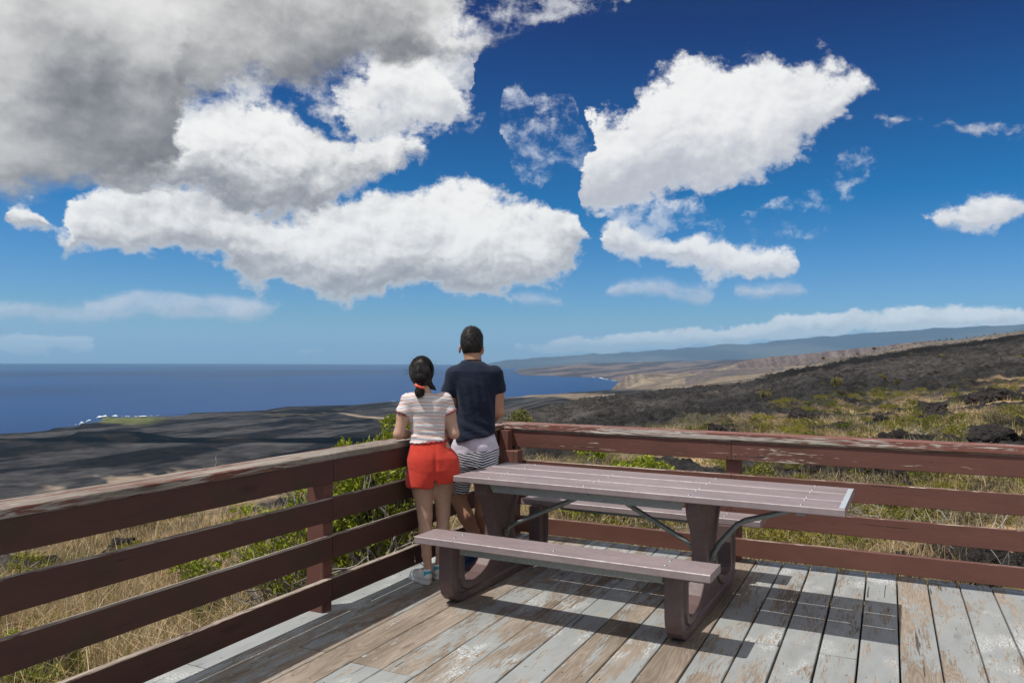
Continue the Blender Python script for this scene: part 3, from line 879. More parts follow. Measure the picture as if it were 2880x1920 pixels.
for k in range(-17, 11):
    x0 = X_GAP + PITCH_B * k
    gap = 0.006 if k < -6 else rb.uniform(0.007, 0.014)
    w = PITCH_B - gap
    cuts = [DECK_Y0] + joints.get(k, [rb.uniform(1, 4)]) + [DECK_Y1 + rb.uniform(-.012, .012)]
    for i in range(len(cuts) - 1):
        ya, yb = cuts[i] + (.003 if i else 0), cuts[i + 1] - (.003 if i < len(cuts) - 2 else 0)
        me = plank_mesh('board', yb - ya, w, .038, M_DECK, 'Y', .0035, 6, .0012, k * 7 + i)
        wv = wear_of.get(k, rb.uniform(.3, .6)) + rb.uniform(-.06, .06)
        if i == 0 and k in (-13, -12): wv = .35
        o = put('board', me, (x0 + w / 2 + gap / 2, (ya + yb) / 2 - 2, -.0195 + rb.uniform(-.0015, .0015)), deck,
                (0, rb.uniform(-.006, .006), 0), wear=max(.05, wv))
    for yj in np.arange(.57, 6.3, .61):
        for dxn in (.045, .15):
            if yj > 2.0:
                nail_pts.append((x0 + dxn, yj + rb.uniform(-.012, .012)))
for yj in (-2.3, -.6, .57, 1.79, 3.01, 4.23, 5.45, 6.22):
    put('joist', plank_mesh('joist', 5.24, .038, .14, M_JOIST, 'X', .004), (-.64, yj - 2, -.112), deck, wear=.9)
for xp in (-3.0, -1.6, -.2, 1.2):
    for yp in (-2.2, .6, 3.05, 5.4):
        gz = land_z(xp, yp)
        put('pier', plank_mesh('pier', -.16 - gz + .15, .12, .12, M_JOIST, 'Z', .006), (xp, yp - 2, (-.19 + gz - .15) / 2 - .02), deck, wear=.9)
# dark nail heads set into the boards
mnail, g = material('rusty_nail')
finish(g, (.035, .025, .02), 0.7, metal=0.3)
V, F = [], []
for (x, y) in nail_pts:
    b0 = len(V)
    for i in range(6):
        V.append((x + .0042 * math.cos(i * math.pi / 3), y - 2 + .0042 * math.sin(i * math.pi / 3), .0012))
    V.append((x, y - 2, .0030))
    F += [(b0 + i, b0 + (i + 1) % 6, b0 + 6) for i in range(6)]
nl = mesh_obj('nail_heads', V, F, mnail, deck)
nl['kind'] = 'stuff'

# ------------------------------------------------------------------ railings
RX = -3.06            # inner face of the left railing's boards
railL = tag(empty('wooden_railing', (-3.1, 2.0, 0)), 'brown wooden railing under the leaning woman, its cap worn to bare grey', 'railing', 'railings round the deck')
RZ = [(.930, .790), (.697, .558), (.465, .325), (.209, .068)]
rseed = 0
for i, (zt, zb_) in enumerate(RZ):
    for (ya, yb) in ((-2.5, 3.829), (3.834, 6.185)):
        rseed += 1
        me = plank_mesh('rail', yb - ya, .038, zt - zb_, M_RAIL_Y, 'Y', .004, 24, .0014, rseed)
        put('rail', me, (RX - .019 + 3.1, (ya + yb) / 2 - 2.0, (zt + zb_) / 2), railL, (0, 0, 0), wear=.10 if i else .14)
me = plank_mesh('cap', 8.75, .20, .038, M_CAP_Y, 'Y', .004, 34, .0016, 77)
put('cap', me, (RX - .088 + 3.1, 1.84 - 2.0, .950), railL, wear=.60)
for py_ in (-2.2, -.2, 1.55, 3.835):
    gz = land_z(-3.17, py_)
    me = plank_mesh('post', .93 + .40, .13, .089, M_POST, 'Z', .005, 4, .001, 5)
    put('post', me, (RX - .038 - .0655 + 3.1, py_ - 2.0, (.93 - .40) / 2), railL, wear=.16)

RY = 6.15             # inner face of the right railing's boards
railR = tag(empty('wooden_railing', (-1.0, 6.2, 0)), 'red brown wooden railing behind the picnic table with flaking white specks', 'railing', 'railings round the deck')
RZ2 = [(.927, .782), (.672, .530), (.430, .289), (.188, .052)]
for i, (zt, zb_) in enumerate(RZ2):
    for (xa, xb) in ((-3.055, -1.098), (-1.094, 2.4)):
        rseed += 1
        me = plank_mesh('rail', xb - xa, .038, zt - zb_, M_RAIL_X, 'X', .004, 18, .0012, rseed)
        put('rail', me, ((xa + xb) / 2 + 1.0, RY + .019 - 6.2, (zt + zb_) / 2), railR, wear=(.30, .16, .08, .10)[i])
me = plank_mesh('cap', 5.62, .14, .056, M_CAP_X, 'X', .005, 22, .0014, 78)
put('cap', me, (-.25 + 1.0, RY + .055 - 6.2, .962), railR, wear=.50)
for px_ in (-3.01, -1.09, .95, 2.35):
    me = plank_mesh('post', .93 + .40, .10, .13, M_POST, 'Z', .005, 4, .001, 6)
    put('post', me, (px_ + 1.0, RY + .038 + .0655 - 6.2, (.93 - .40) / 2), railR, wear=.16)
# corner post and the cleat nailed to it
me = plank_mesh('post', .905, .089, .089, M_POST, 'Z', .005, 4, .001, 7)
put('post', me, (-2.99 + 1.0 - .016, RY - .046 - 6.2, .4525 + .022), railR, wear=.2)
me = plank_mesh('cleat', .13, .10, .12, M_POST, 'X', .006, 2, .001, 8)
put('cleat', me, (-2.93 + 1.0, RY - .056 - 6.2, .70), railR, wear=.15)

# ------------------------------------------------------------------ picnic table
TBL = tag(empty('picnic_table', (-1.72, 4.953, 0), rad(-1.34)), 'brown plastic picnic table with two attached benches on U shaped end frames', 'picnic table')


def tput(name, me, loc, rot=None, parent=None, **p):
    return put(name, me, loc, parent or TBL, rot, **p)


def bolt_mesh():
    V, F = [], []
    n = 10
    for r_, z_ in ((.0105, 0), (.0098, .0028), (.0065, .0052), (.0001, .0062)):
        for i in range(n):
            V.append((r_ * math.cos(2 * math.pi * i / n), r_ * math.sin(2 * math.pi * i / n), z_))
    for k in range(3):
        for i in range(n):
            F.append((k * n + i, k * n + (i + 1) % n, (k + 1) * n + (i + 1) % n, (k + 1) * n + i))
    me = bpy.data.meshes.new('bolt')
    me.from_pydata(V, [], F)
    me.materials.append(M_BOLT)
    me.shade_smooth()
    return me


BOLT = bolt_mesh()
TOP_X0, TOP_X1 = -2.640 + 1.72, -.205 + 1.72
tc = (TOP_X0 + TOP_X1) / 2
slat = plank_mesh('tabletop_slat', TOP_X1 - TOP_X0, .2490, .040, M_PLAST, 'X', .0045)
for j in (-1, 0, 1):
    s = tput('tabletop_slat', slat, (tc, j * .2700, .740))
    for bx in (-2.383, -1.709, -1.049, -.430):
        for dyb in (-.086, .086):
            bo = put('bolt', BOLT, (bx + 1.72 - tc, dyb, .020), s)
ec = tput('edge_strip', plank_mesh('edge_strip', .70, .030, .004, M_ALU, 'Y', .0012), (TOP_X1 - .016, -.02, .7625))
bl = plank_mesh('bench_seat', 1.822, .248, .044, M_PLAST, 'X', .0045)
for sgn in (-1, 1):
    s = tput('bench_seat', bl, (0, sgn * .742, .428))
    for bx, dyb in ((-.665, -.05), (-.665, .05), (0, -.05), (.655, -.05), (.655, .05)):
        put('bolt', BOLT, (bx, dyb, .022), s)
    ang = bmesh.new()
    for lo, hi_ in (((-.62, -.058, -.052), (.64, -.052, -.002)), ((-.62, -.052, -.008), (.64, .0, -.002))):
        r_ = bmesh.ops.create_cube(ang, size=1)
        for v in r_['verts']:
            v.co = Vector([lo[i] + (v.co[i] + .5) * (hi_[i] - lo[i]) for i in range(3)])
    me = bpy.data.meshes.new('angle_bar')
    ang.to_mesh(me)
    me.materials.append(M_STEEL)
    tput('angle_bar', me, (0, sgn * .742, .407), (0, 0, 0 if sgn < 0 else math.pi))


def end_frame():
    """one end of the table, cut from a thick slab: bench posts at both ends, pedestal in the middle"""
    half = []
    # from the middle of the top down the front half
    half += [(-.285, .714), (-.285, .650), (-.275, .622), (-.235, .575), (-.190, .520), (-.155, .455), (-.138, .390), (-.140, .335), (-.160, .270), (-.205, .205), (-.270, .155), (-.350, .124), (-.440, .110), (-.520, .112), (-.552, .128), (-.565, .160), (-.568, .405)]
    half += [(-.730, .405), (-.730, .160), (-.722, .110), (-.700, .062), (-.662, .026), (-.615, .006), (-.560, 0.0), (-.20, 0.0)]
    pts = half + [(-y, z) for y, z in reversed(half)]
    bm = bmesh.new()
    t = .048
    fr = [bm.verts.new((t, y, z)) for y, z in pts]
    face = bm.faces.new(fr)
    ext = bmesh.ops.extrude_face_region(bm, geom=[face])
    for v in ext['geom']:
        if isinstance(v, bmesh.types.BMVert):
            v.co.x = -t
    bm.normal_update()
    bmesh.ops.recalc_face_normals(bm, faces=bm.faces)
    caps = [f for f in bm.faces if len(f.verts) > 10]
    edges = set(e for f in caps for e in f.edges)
    bmesh.ops.bevel(bm, geom=list(edges), offset=.008, segments=2, affect='EDGES', profile=.6)
    caps = [f for f in bm.faces if len(f.verts) > 10]
    # moulded recess on each side
    bmesh.ops.inset_individual(bm, faces=caps, thickness=.038, depth=0, use_even_offset=True)
    caps = [f for f in bm.faces if len(f.verts) > 10]
    bmesh.ops.inset_individual(bm, faces=caps, thickness=.010, depth=-.012, use_even_offset=True)
    caps = [f for f in bm.faces if len(f.verts) > 10]
    bmesh.ops.triangulate(bm, faces=caps)
    me = bpy.data.meshes.new('end_frame')
    bm.to_mesh(me)
    me.materials.append(M_PEDES)
    return me


EF = end_frame()
for xf in (-2.490 + 1.72, -1.042 + 1.72):
    tput('end_frame', EF, (xf, 0, 0.001))


def tube(name, pts, rads, mat, parent=None, n=8, smooth=True, flat=None):
    """round bar through points; rads one radius or one per point"""
    pts = [Vector(p) for p in pts]
    if not hasattr(rads, '__len__'):
        rads = [rads] * len(pts)
    V, F = [], []
    up = Vector((0, 0, 1))
    prev = None
    for i, p in enumerate(pts):
        d = (pts[min(i + 1, len(pts) - 1)] - pts[max(i - 1, 0)]).normalized()
        a = d.orthogonal().normalized() if prev is None else (prev - d * prev.dot(d)).normalized()
        prev = a
        b = d.cross(a)
        for k in range(n):
            t_ = 2 * math.pi * k / n
            V.append(p + (a * math.cos(t_) + b * math.sin(t_)) * rads[i])
    for i in range(len(pts) - 1):
        for k in range(n):
            F.append((i * n + k, i * n + (k + 1) % n, (i + 1) * n + (k + 1) % n, (i + 1) * n + k))
    F.append(tuple(range(n - 1, -1, -1)))
    F.append(tuple((len(pts) - 1) * n + k for k in range(n)))
    return mesh_obj(name, [tuple(v) for v in V], F, mat, parent, smooth)


tx = 1.72
tube('brace', [(-2.425 + tx, 0, .325), (-2.42 + tx, 0, .365), (-2.36 + tx, 0, .400), (-1.92 + tx, 0, .605), (-1.74 + tx, 0, .695), (-1.66 + tx, 0, .712)], .0165, M_STEEL, TBL)
tube('brace', [(-1.108 + tx, 0, .350), (-1.115 + tx, 0, .372), (-1.17 + tx, 0, .415), (-1.535 + tx, 0, .600), (-1.70 + tx, 0, .690), (-1.78 + tx, 0, .712)], .0165, M_STEEL, TBL)
tube('brace', [(-.985 + tx, 0, .325), (-.985 + tx, 0, .355), (-.95 + tx, 0, .415), (-.84 + tx, 0, .545), (-.79 + tx, 0, .575), (-.60 + tx, 0, .635), (-.46 + tx, 0, .690), (-.40 + tx, 0, .712)], .0175, M_STEEL, TBL)
for sgn in (-1, 1):
    bm = bmesh.new()
    for lo, hi_ in (((-.675, -.003, -.052), (.640, .003, 0)), ((-.675, .003, -.006), (.640, .045, 0))):
        r_ = bmesh.ops.create_cube(bm, size=1)
        for v in r_['verts']:
            f_ = v.co.copy()
            v.co = Vector([lo[i] + (f_[i] + .5) * (hi_[i] - lo[i]) for i in range(3)])
            if f_.z < 0 and abs(hi_[2] - lo[2]) > .02:
                v.co.x += .03 if f_.x < 0 else -.02
    me = bpy.data.meshes.new('angle_bar')
    bm.to_mesh(me)
    me.materials.append(M_STEEL)
    tput('angle_bar', me, (0, sgn * .335, .7155), (0, 0, 0 if sgn < 0 else math.pi))
for bx in (-1.709, -.43):
    tput('cross_bar', plank_mesh('cross_bar', .74, .05, .012, M_STEEL, 'Y', .002), (bx + tx, 0, .7095))
tput('brace_foot', plank_mesh('brace_foot', .05, .012, .05, M_STEEL, 'Y', .002), (-2.434 + tx, 0, .33))
tput('brace_foot', plank_mesh('brace_foot', .05, .012, .05, M_STEEL, 'Y', .002), (-.986 + tx, 0, .33))

# nail heads on the rails beside the posts
V, F = [], []


def disc(c, u, v, n_, r_=.0055):
    b0 = len(V)
    c, u, v, n_ = (Vector(q) for q in (c, u, v, n_))
    for i in range(6):
        V.append(tuple(c + (u * math.cos(i * math.pi / 3) + v * math.sin(i * math.pi / 3)) * r_))
    V.append(tuple(c + n_ * .002))
    F.extend([(b0 + i, b0 + (i + 1) % 6, b0 + 6) for i in range(6)])


for zt, zb_ in RZ:
    for yy in (3.80, 3.868, 1.53, 1.58):
        for zz in (zt - .03, zb_ + .03):
            disc((RX + .0012 + 3.1, yy + rb.uniform(-.006, .006) - 2, zz + rb.uniform(-.008, .008)), (0, 1, 0), (0, 0, 1), (1, 0, 0))
nl = mesh_obj('nail_heads', V, F, mnail, railL)
nl['kind'] = 'stuff'
V, F = [], []
for zt, zb_ in RZ2:
    for xx in (-1.125, -1.07, .93, .97, -2.99):
        for zz in (zt - .03, zb_ + .03):
            disc((xx + rb.uniform(-.006, .006) + 1.0, RY - .0012 - 6.2, zz + rb.uniform(-.008, .008)), (1, 0, 0), (0, 0, 1), (0, -1, 0))
nl = mesh_obj('nail_heads', V, F, mnail, railR)
nl['kind'] = 'stuff'
# ------------------------------------------------------------------ modelling with distance fields (people, clothes, shoes)
class Field:
    def __init__(self, lo, hi, h):
        self.lo, self.h = np.array(lo, float), h
        self.n = np.ceil((np.array(hi) - self.lo) / h).astype(int) + 1
        self.ax = [self.lo[i] + h * np.arange(self.n[i]) for i in range(3)]
        self.d = np.full(self.n, 0.5, np.float32)

    def block(self, lo, hi, pad):
        s = []
        for i in range(3):
            a = int(np.clip((lo[i] - pad - self.lo[i]) / self.h, 0, self.n[i] - 1))
            b = int(np.clip((hi[i] + pad - self.lo[i]) / self.h + 2, a + 1, self.n[i]))
            s.append(slice(a, b))
        P = np.meshgrid(*[self.ax[i][s[i]] for i in range(3)], indexing='ij')
        return tuple(s), P

    def add(self, s, dn, k):
        a = self.d[s]
        if k > 0:
            hh = np.clip(.5 + .5 * (a - dn) / k, 0, 1)
            self.d[s] = a * (1 - hh) + dn * hh - k * hh * (1 - hh)
        else:
            self.d[s] = np.minimum(a, dn)

    def cone(self, a, b, ra, rb, k=.02, sq=None):
        """tapered limb; sq = (sx, sy) squeezes its section"""
        a, b = np.array(a, float), np.array(b, float)
        R = max(ra, rb) * 1.4
        s, (X, Y, Z) = self.block(np.minimum(a, b) - R, np.maximum(a, b) + R, .06)
        sx, sy = sq or (1, 1)
        A, Bv = a.copy(), b - a
        px, py, pz = X - a[0], Y - a[1], Z - a[2]
        L = Bv @ Bv + 1e-12
        t = np.clip((px * Bv[0] + py * Bv[1] + pz * Bv[2]) / L, 0, 1)
        dx, dy, dz = (px - t * Bv[0]) / sx, (py - t * Bv[1]) / sy, pz - t * Bv[2]
        d = (np.sqrt(dx * dx + dy * dy + dz * dz) - (ra + (rb - ra) * t)) * min(sx, sy, 1)
        self.add(s, d, k)

    def limb(self, pts, k=.02, sq=None):
        for (a, ra), (b, rb_) in zip(pts[:-1], pts[1:]):
            self.cone(a, b, ra, rb_, k, sq)

    def ell(self, c, r, k=.02, rot=0.0, tilt=0.0):
        c, r = np.array(c, float), np.array(r, float)
        R = r.max()
        s, (X, Y, Z) = self.block(c - R, c + R, .05)
        x, y, z = X - c[0], Y - c[1], Z - c[2]
        if rot:
            x, y = x * math.cos(rot) + y * math.sin(rot), -x * math.sin(rot) + y * math.cos(rot)
        if tilt:
            y, z = y * math.cos(tilt) + z * math.sin(tilt), -y * math.sin(tilt) + z * math.cos(tilt)
        q = np.sqrt((x / r[0]) ** 2 + (y / r[1]) ** 2 + (z / r[2]) ** 2)
        self.add(s, (q - 1) * r.min(), k)

    def loft(self, rows, k=.02, rot=0.0, pw=2.2):
        """stacked oval sections: rows of (z, cx, cy, rx, ry)"""
        rows = sorted(rows)
        q = np.array(rows, float)
        lo = np.array([(q[:, 1] - q[:, 3]).min(), (q[:, 2] - q[:, 4]).min(), q[0, 0]])
        hi = np.array([(q[:, 1] + q[:, 3]).max(), (q[:, 2] + q[:, 4]).max(), q[-1, 0]])
        s, (X, Y, Z) = self.block(lo - .04, hi + .04, .05)
        z1 = self.ax[2][s[2]]
        cx, cy, rx, ry = (np.interp(z1, q[:, 0], q[:, i])[None, None, :] for i in (1, 2, 3, 4))
        x, y = X - cx, Y - cy
        if rot:
            x, y = x * math.cos(rot) + y * math.sin(rot), -x * math.sin(rot) + y * math.cos(rot)
        e = (np.abs(x / rx) ** pw + np.abs(y / ry) ** pw) ** (1 / pw)
        d = (e - 1) * np.minimum(rx, ry)
        dz = np.maximum(q[0, 0] - Z, Z - q[-1, 0])
        self.add(s, np.maximum(d, dz), k)

    def cut(self, fn):
        """keep only where fn(X,Y,Z) <= 0"""
        X, Y, Z = np.meshgrid(*self.ax, indexing='ij', sparse=True)
        self.d = np.maximum(self.d, fn(X, Y, Z)).astype(np.float32)

    def push(self, fn):
        X, Y, Z = np.meshgrid(*self.ax, indexing='ij', sparse=True)
        self.d = (self.d + fn(X, Y, Z)).astype(np.float32)

    def mesh(self):
        """surface nets"""
        d = self.d.copy()
        for i in range(3):
            for e in (0, -1):
                sl = [slice(None)] * 3
                sl[i] = e
                d[tuple(sl)] = np.maximum(d[tuple(sl)], .01)
        ins = d < 0
        n = self.n
        c = [ins[i:n[0] - 1 + i, j:n[1] - 1 + j, k:n[2] - 1 + k] for i in (0, 1) for j in (0, 1) for k in (0, 1)]
        tot = sum(q.astype(np.int8) for q in c)
        act = (tot > 0) & (tot < 8)
        I, J, K = np.nonzero(act)
        acc = np.zeros((len(I), 3))
        cnt = np.zeros(len(I))
        offs = [(i, j, k) for i in (0, 1) for j in (0, 1) for k in (0, 1)]
        val = {o: d[I + o[0], J + o[1], K + o[2]] for o in offs}
        for o in offs:
            for ax in range(3):
                if o[ax] == 0:
                    p = list(o)
                    p[ax] = 1
                    a, b = val[o], val[tuple(p)]
                    m = (a < 0) != (b < 0)
                    t = np.where(m, a / np.where(m, a - b, 1), 0)
                    pos = np.tile(np.array(o, float), (len(I), 1))
                    pos[:, ax] += t
                    acc += pos * m[:, None]
                    cnt += m
        V = (np.stack([I, J, K], 1) + acc / cnt[:, None]) * self.h + self.lo
        idm = np.full(act.shape, -1, np.int64)
        idm[I, J, K] = np.arange(len(I))
        Q = []
        for ax in range(3):
            u, v = (ax + 1) % 3, (ax + 2) % 3
            sa = [slice(1, n[i] - 1) for i in range(3)]
            sb = list(sa)
            sa[ax], sb[ax] = slice(0, n[ax] - 1), slice(1, n[ax])
            A, Bm = ins[tuple(sa)], ins[tuple(sb)]
            for flip, mk in ((False, A & ~Bm), (True, ~A & Bm)):
                e = np.stack(np.nonzero(mk), 1)
                if not len(e):
                    continue
                e[:, u] += 1
                e[:, v] += 1
                q = []
                for du, dv in ((-1, -1), (0, -1), (0, 0), (-1, 0)):
                    w = e.copy()
                    w[:, u] += du
                    w[:, v] += dv
                    q.append(idm[w[:, 0], w[:, 1], w[:, 2]])
                q = np.stack(q, 1)
                if flip:
                    q = q[:, ::-1]
                Q.append(q)
        Q = np.concatenate(Q)
        Q = Q[(Q >= 0).all(1)]
        return V, Q


def lift_to(F, p, off):
    """move a point onto the field's surface, off metres outside"""
    p = np.array(p, float)
    for _ in range(4):
        i = np.clip(((p - F.lo) / F.h).round().astype(int), 1, F.n - 2)
        g_ = np.array([F.d[i[0] + 1, i[1], i[2]] - F.d[i[0] - 1, i[1], i[2]], F.d[i[0], i[1] + 1, i[2]] - F.d[i[0], i[1] - 1, i[2]], F.d[i[0], i[1], i[2] + 1] - F.d[i[0], i[1], i[2] - 1]])
        L_ = np.linalg.norm(g_)
        if L_ < 1e-9:
            break
        e = F.d[tuple(i)] + (p - (F.lo + i * F.h)) @ (g_ / L_) * 1.0
        p = p - g_ / L_ * np.clip(e - off, -.02, .02)
    return Vector(p)


def relax(V, Q, it=2, f=.5):
    """smooth the mesh a little"""
    E = np.concatenate([Q[:, [0, 1]], Q[:, [1, 2]], Q[:, [2, 3]], Q[:, [3, 0]]])
    for _ in range(it):
        S = np.zeros_like(V)
        C_ = np.zeros(len(V))
        for a, b in ((0, 1), (1, 0)):
            np.add.at(S, E[:, a], V[E[:, b]])
            np.add.at(C_, E[:, a], 1)
        V = V + f * (S / np.maximum(C_, 1)[:, None] - V)
    return V


def field_obj(name, F, mat, parent, it=2):
    V, Q = F.mesh()
    return fast_mesh(name, relax(V, Q, it), Q, mat, parent, True)


def wav(seed, n, scale):
    rg = np.random.default_rng(seed)
    K = rg.normal(size=(n, 3)) * scale
    ph = rg.uniform(0, 6.28, n)
    return lambda X, Y, Z: sum(np.sin(K[i, 0] * X + K[i, 1] * Y + K[i, 2] * Z + ph[i]) for i in range(n)) / n ** .5


# ------------------------------------------------------------------ cloth, skin, hair
def skin(name, base, dark):
    m, g = material(name)
    oc = g.n('ShaderNodeTexCoord').outputs['Object']
    a = g.noise(oc, 9.0, 4, 0.6)
    b = g.noise(oc, 160.0, 3, 0.6)
    col = g.mix(g.ss(a, 0.3, 0.7), base, dark)
    col = g.mix(g.ss(b, 0.5, 0.8, 0, 0.25), col, tuple(q * .7 for q in base))
    finish(g, col, 0.52, bump(g, b, 0.0006, 0.5), spec=0.4, Subsurface_Weight=0.08)
    return m


def cloth(name, colour_fn, bump_d=0.0015, rough=0.85, fold=6.0):
    m, g = material(name)
    oc = g.n('ShaderNodeTexCoord').outputs['Object']
    col = colour_fn(g, oc)
    weave = g.noise(oc, 420.0, 2, 0.5)
    fo = g.noise(g.v('MULTIPLY', oc, (1, 1, 1.6)), 9.0, 2, 0.45, 0.8)
    h_ = g.m('MULTIPLY_ADD', fo, fold, g.m('MULTIPLY', weave, 0.5))
    finish(g, col, rough, bump(g, h_, bump_d, 0.8), spec=0.15, Sheen_Weight=0.1)
    return m


def stripes(g, t, period, bands, soft=0.015):
    """bands: list of (start, colour) over one period"""
    f = g.m('FRACT', g.m('DIVIDE', t, period))
    r = g.n('ShaderNodeValToRGB', {0: f})
    e = r.color_ramp.elements
    r.color_ramp.interpolation = 'CONSTANT'
    while len(e) < len(bands):
        e.new(0.5)
    for q, (p, c) in zip(e, bands):
        q.position = p
        q.color = (*c, 1)
    return r.outputs[0]


def w_shirt(g, oc):
    x, y, z = g.sep(oc)
    n = g.noise(oc, 11.0, 3, 0.5)
    ax = g.m('ABSOLUTE', g.m('ADD', x, 0.04))
    t = g.m('ADD', g.m('MULTIPLY_ADD', n, 0.022, z), g.m('MULTIPLY', g.m('POWER', ax, 2.0), 0.55))
    wh, mr, nv, tn, lb = (.74, .72, .70), (.40, .095, .075), (.14, .155, .195), (.60, .37, .25), (.46, .58, .66)
    return stripes(g, t, 0.047, [(0, wh), (.11, mr), (.19, wh), (.30, nv), (.36, lb), (.44, wh), (.54, tn), (.63, wh), (.71, mr), (.79, wh), (.86, tn), (.93, lb)])


def m_shorts(g, oc):
    x, y, z = g.sep(oc)
    n = g.noise(oc, 9.0, 3, 0.5)
    t = g.m('ADD', g.m('MULTIPLY_ADD', n, 0.030, z), g.m('MULTIPLY', g.m('ABSOLUTE', g.m('ADD', x, 0.06)), -0.24))
    s = stripes(g, t, 0.0185, [(0, (.012, .016, .035)), (.5, (.70, .70, .74))])
    lav = g.mix(g.ss(g.noise(oc, 14.0, 3), .4, .7), (.56, .52, .60), (.46, .43, .51))
    return g.mix(g.ss(g.m('ADD', g.m('MULTIPLY', x, -0.10), z), 0.868, 0.870), s, lav)


def flat_cloth(c, c2):
    return lambda g, oc: g.mix(g.ss(g.noise(oc, 6.0, 4, 0.6), .35, .7), c, c2)


M_SKIN_W = skin('skin_light', (.50, .31, .215), (.44, .26, .18))
M_SKIN_M = skin('skin_tan', (.42, .225, .135), (.36, .185, .11))
M_WSHIRT = cloth('striped_jersey', w_shirt)
M_WSHORT = cloth('red_shorts_cloth', flat_cloth((.60, .058, .036), (.50, .044, .028)), fold=4.0)
M_TRIM = cloth('maroon_trim', flat_cloth((.22, .02, .035), (.18, .02, .03)))
M_MSHIRT = cloth('navy_tshirt', flat_cloth((.013, .019, .038), (.010, .015, .030)), fold=6.0)
M_MSHORT = cloth('striped_swim_shorts', m_shorts, fold=7.0)
M_CORAL = cloth('coral_scrunchie', flat_cloth((.80, .16, .09), (.70, .12, .07)))


def plain(name, c, rough=0.6, spec=0.4, noise=0.25):
    m, g = material(name)
    oc = g.n('ShaderNodeTexCoord').outputs['Object']
    a = g.noise(oc, 30.0, 4, 0.6)
    finish(g, g.mix(g.ss(a, .35, .75, 0, noise), c, tuple(q * .55 for q in c)), rough, bump(g, a, .001, .3), spec=spec)
    return m


M_HAIR = plain('black_hair', (.014, .011, .010), 0.55, 0.35)
M_SHOE_W = plain('white_leather', (.70, .69, .66), 0.5, noise=.35)
M_SOLE_W = plain('white_rubber', (.62, .60, .56), 0.6, noise=.45)
M_TEAL = plain('teal_heel', (.02, .36, .48), 0.55)
M_NAVY = plain('navy_mesh', (.018, .030, .085), 0.7)
M_SOLE_M = plain('blue_midsole', (.03, .10, .20), 0.6)
M_RED = plain('red_outsole', (.55, .05, .04), 0.6)
M_LACE = plain('white_print', (.75, .77, .80), 0.6)
M_DARK = plain('dark_frame', (.012, .012, .014), 0.35)
M_EYE = plain('eye', (.05, .03, .02), 0.2)


def ribbons(name, paths, width, mat, parent):
    """many thin three sided strands as one mesh"""
    V, F = [], []
    for P in paths:
        P = [Vector(p) for p in P]
        n = len(P)
        b0 = len(V)
        for i, p in enumerate(P):
            d = (P[min(i + 1, n - 1)] - P[max(i - 1, 0)])
            d = d.normalized() if d.length > 1e-9 else Vector((0, 0, 1))
            a = d.orthogonal().normalized()
            b = d.cross(a)
            w = width * (1 - .75 * i / (n - 1))
            for t_ in (0, 2.094, 4.189):
                V.append(tuple(p + (a * math.cos(t_) + b * math.sin(t_)) * w))
        for i in range(n - 1):
            for k in range(3):
                k2 = (k + 1) % 3
                F.append((b0 + 3 * i + k, b0 + 3 * i + k2, b0 + 3 * i + 3 + k2, b0 + 3 * i + 3 + k))
    return fast_mesh(name, np.array(V), np.array(F), mat, parent, True)


def hand(F, wrist, fwd, side, curl=.25, up=(0, 0, 1), scale=1.0, mirror=1):
    """palm with five fingers; fwd = where the fingers point, side = towards the thumb"""
    w, f, s = np.array(wrist), np.array(fwd, float), np.array(side, float)
    f /= np.linalg.norm(f)
    s -= f * (s @ f)
    s /= np.linalg.norm(s)
    u = np.cross(f, s)
    if u[2] < 0:
        u = -u
    k = scale
    F.cone(w, w + f * .045 * k, .022 * k, .024 * k, .012)
    for q in (-.026, -.009, .009, .026):
        F.cone(w + f * .03 * k + s * q * .7 * k, w + f * .085 * k + s * q * k, .0145 * k, .0105 * k, .010)
    for q, L in ((.027, .070), (.009, .080), (-.009, .074), (-.026, .058)):
        a = w + f * .085 * k + s * q * k
        b = a + (f * math.cos(curl * .6) - u * math.sin(curl * .6)) * L * .5 * k
        c = b + (f * math.cos(curl * 1.8) - u * math.sin(curl * 1.8)) * L * .5 * k
        F.cone(a, b, .0090 * k, .0082 * k, .003)
        F.cone(b, c, .0082 * k, .0066 * k, .003)
    a = w + f * .025 * k + s * .028 * k
    b = a + (f * .7 + s * .7) * .036 * k
    c = b + (f * .93 + s * .2 - u * .15) * .034 * k
    F.cone(a, b, .0125 * k, .0095 * k, .006)
    F.cone(b, c, .0095 * k, .0075 * k, .003)


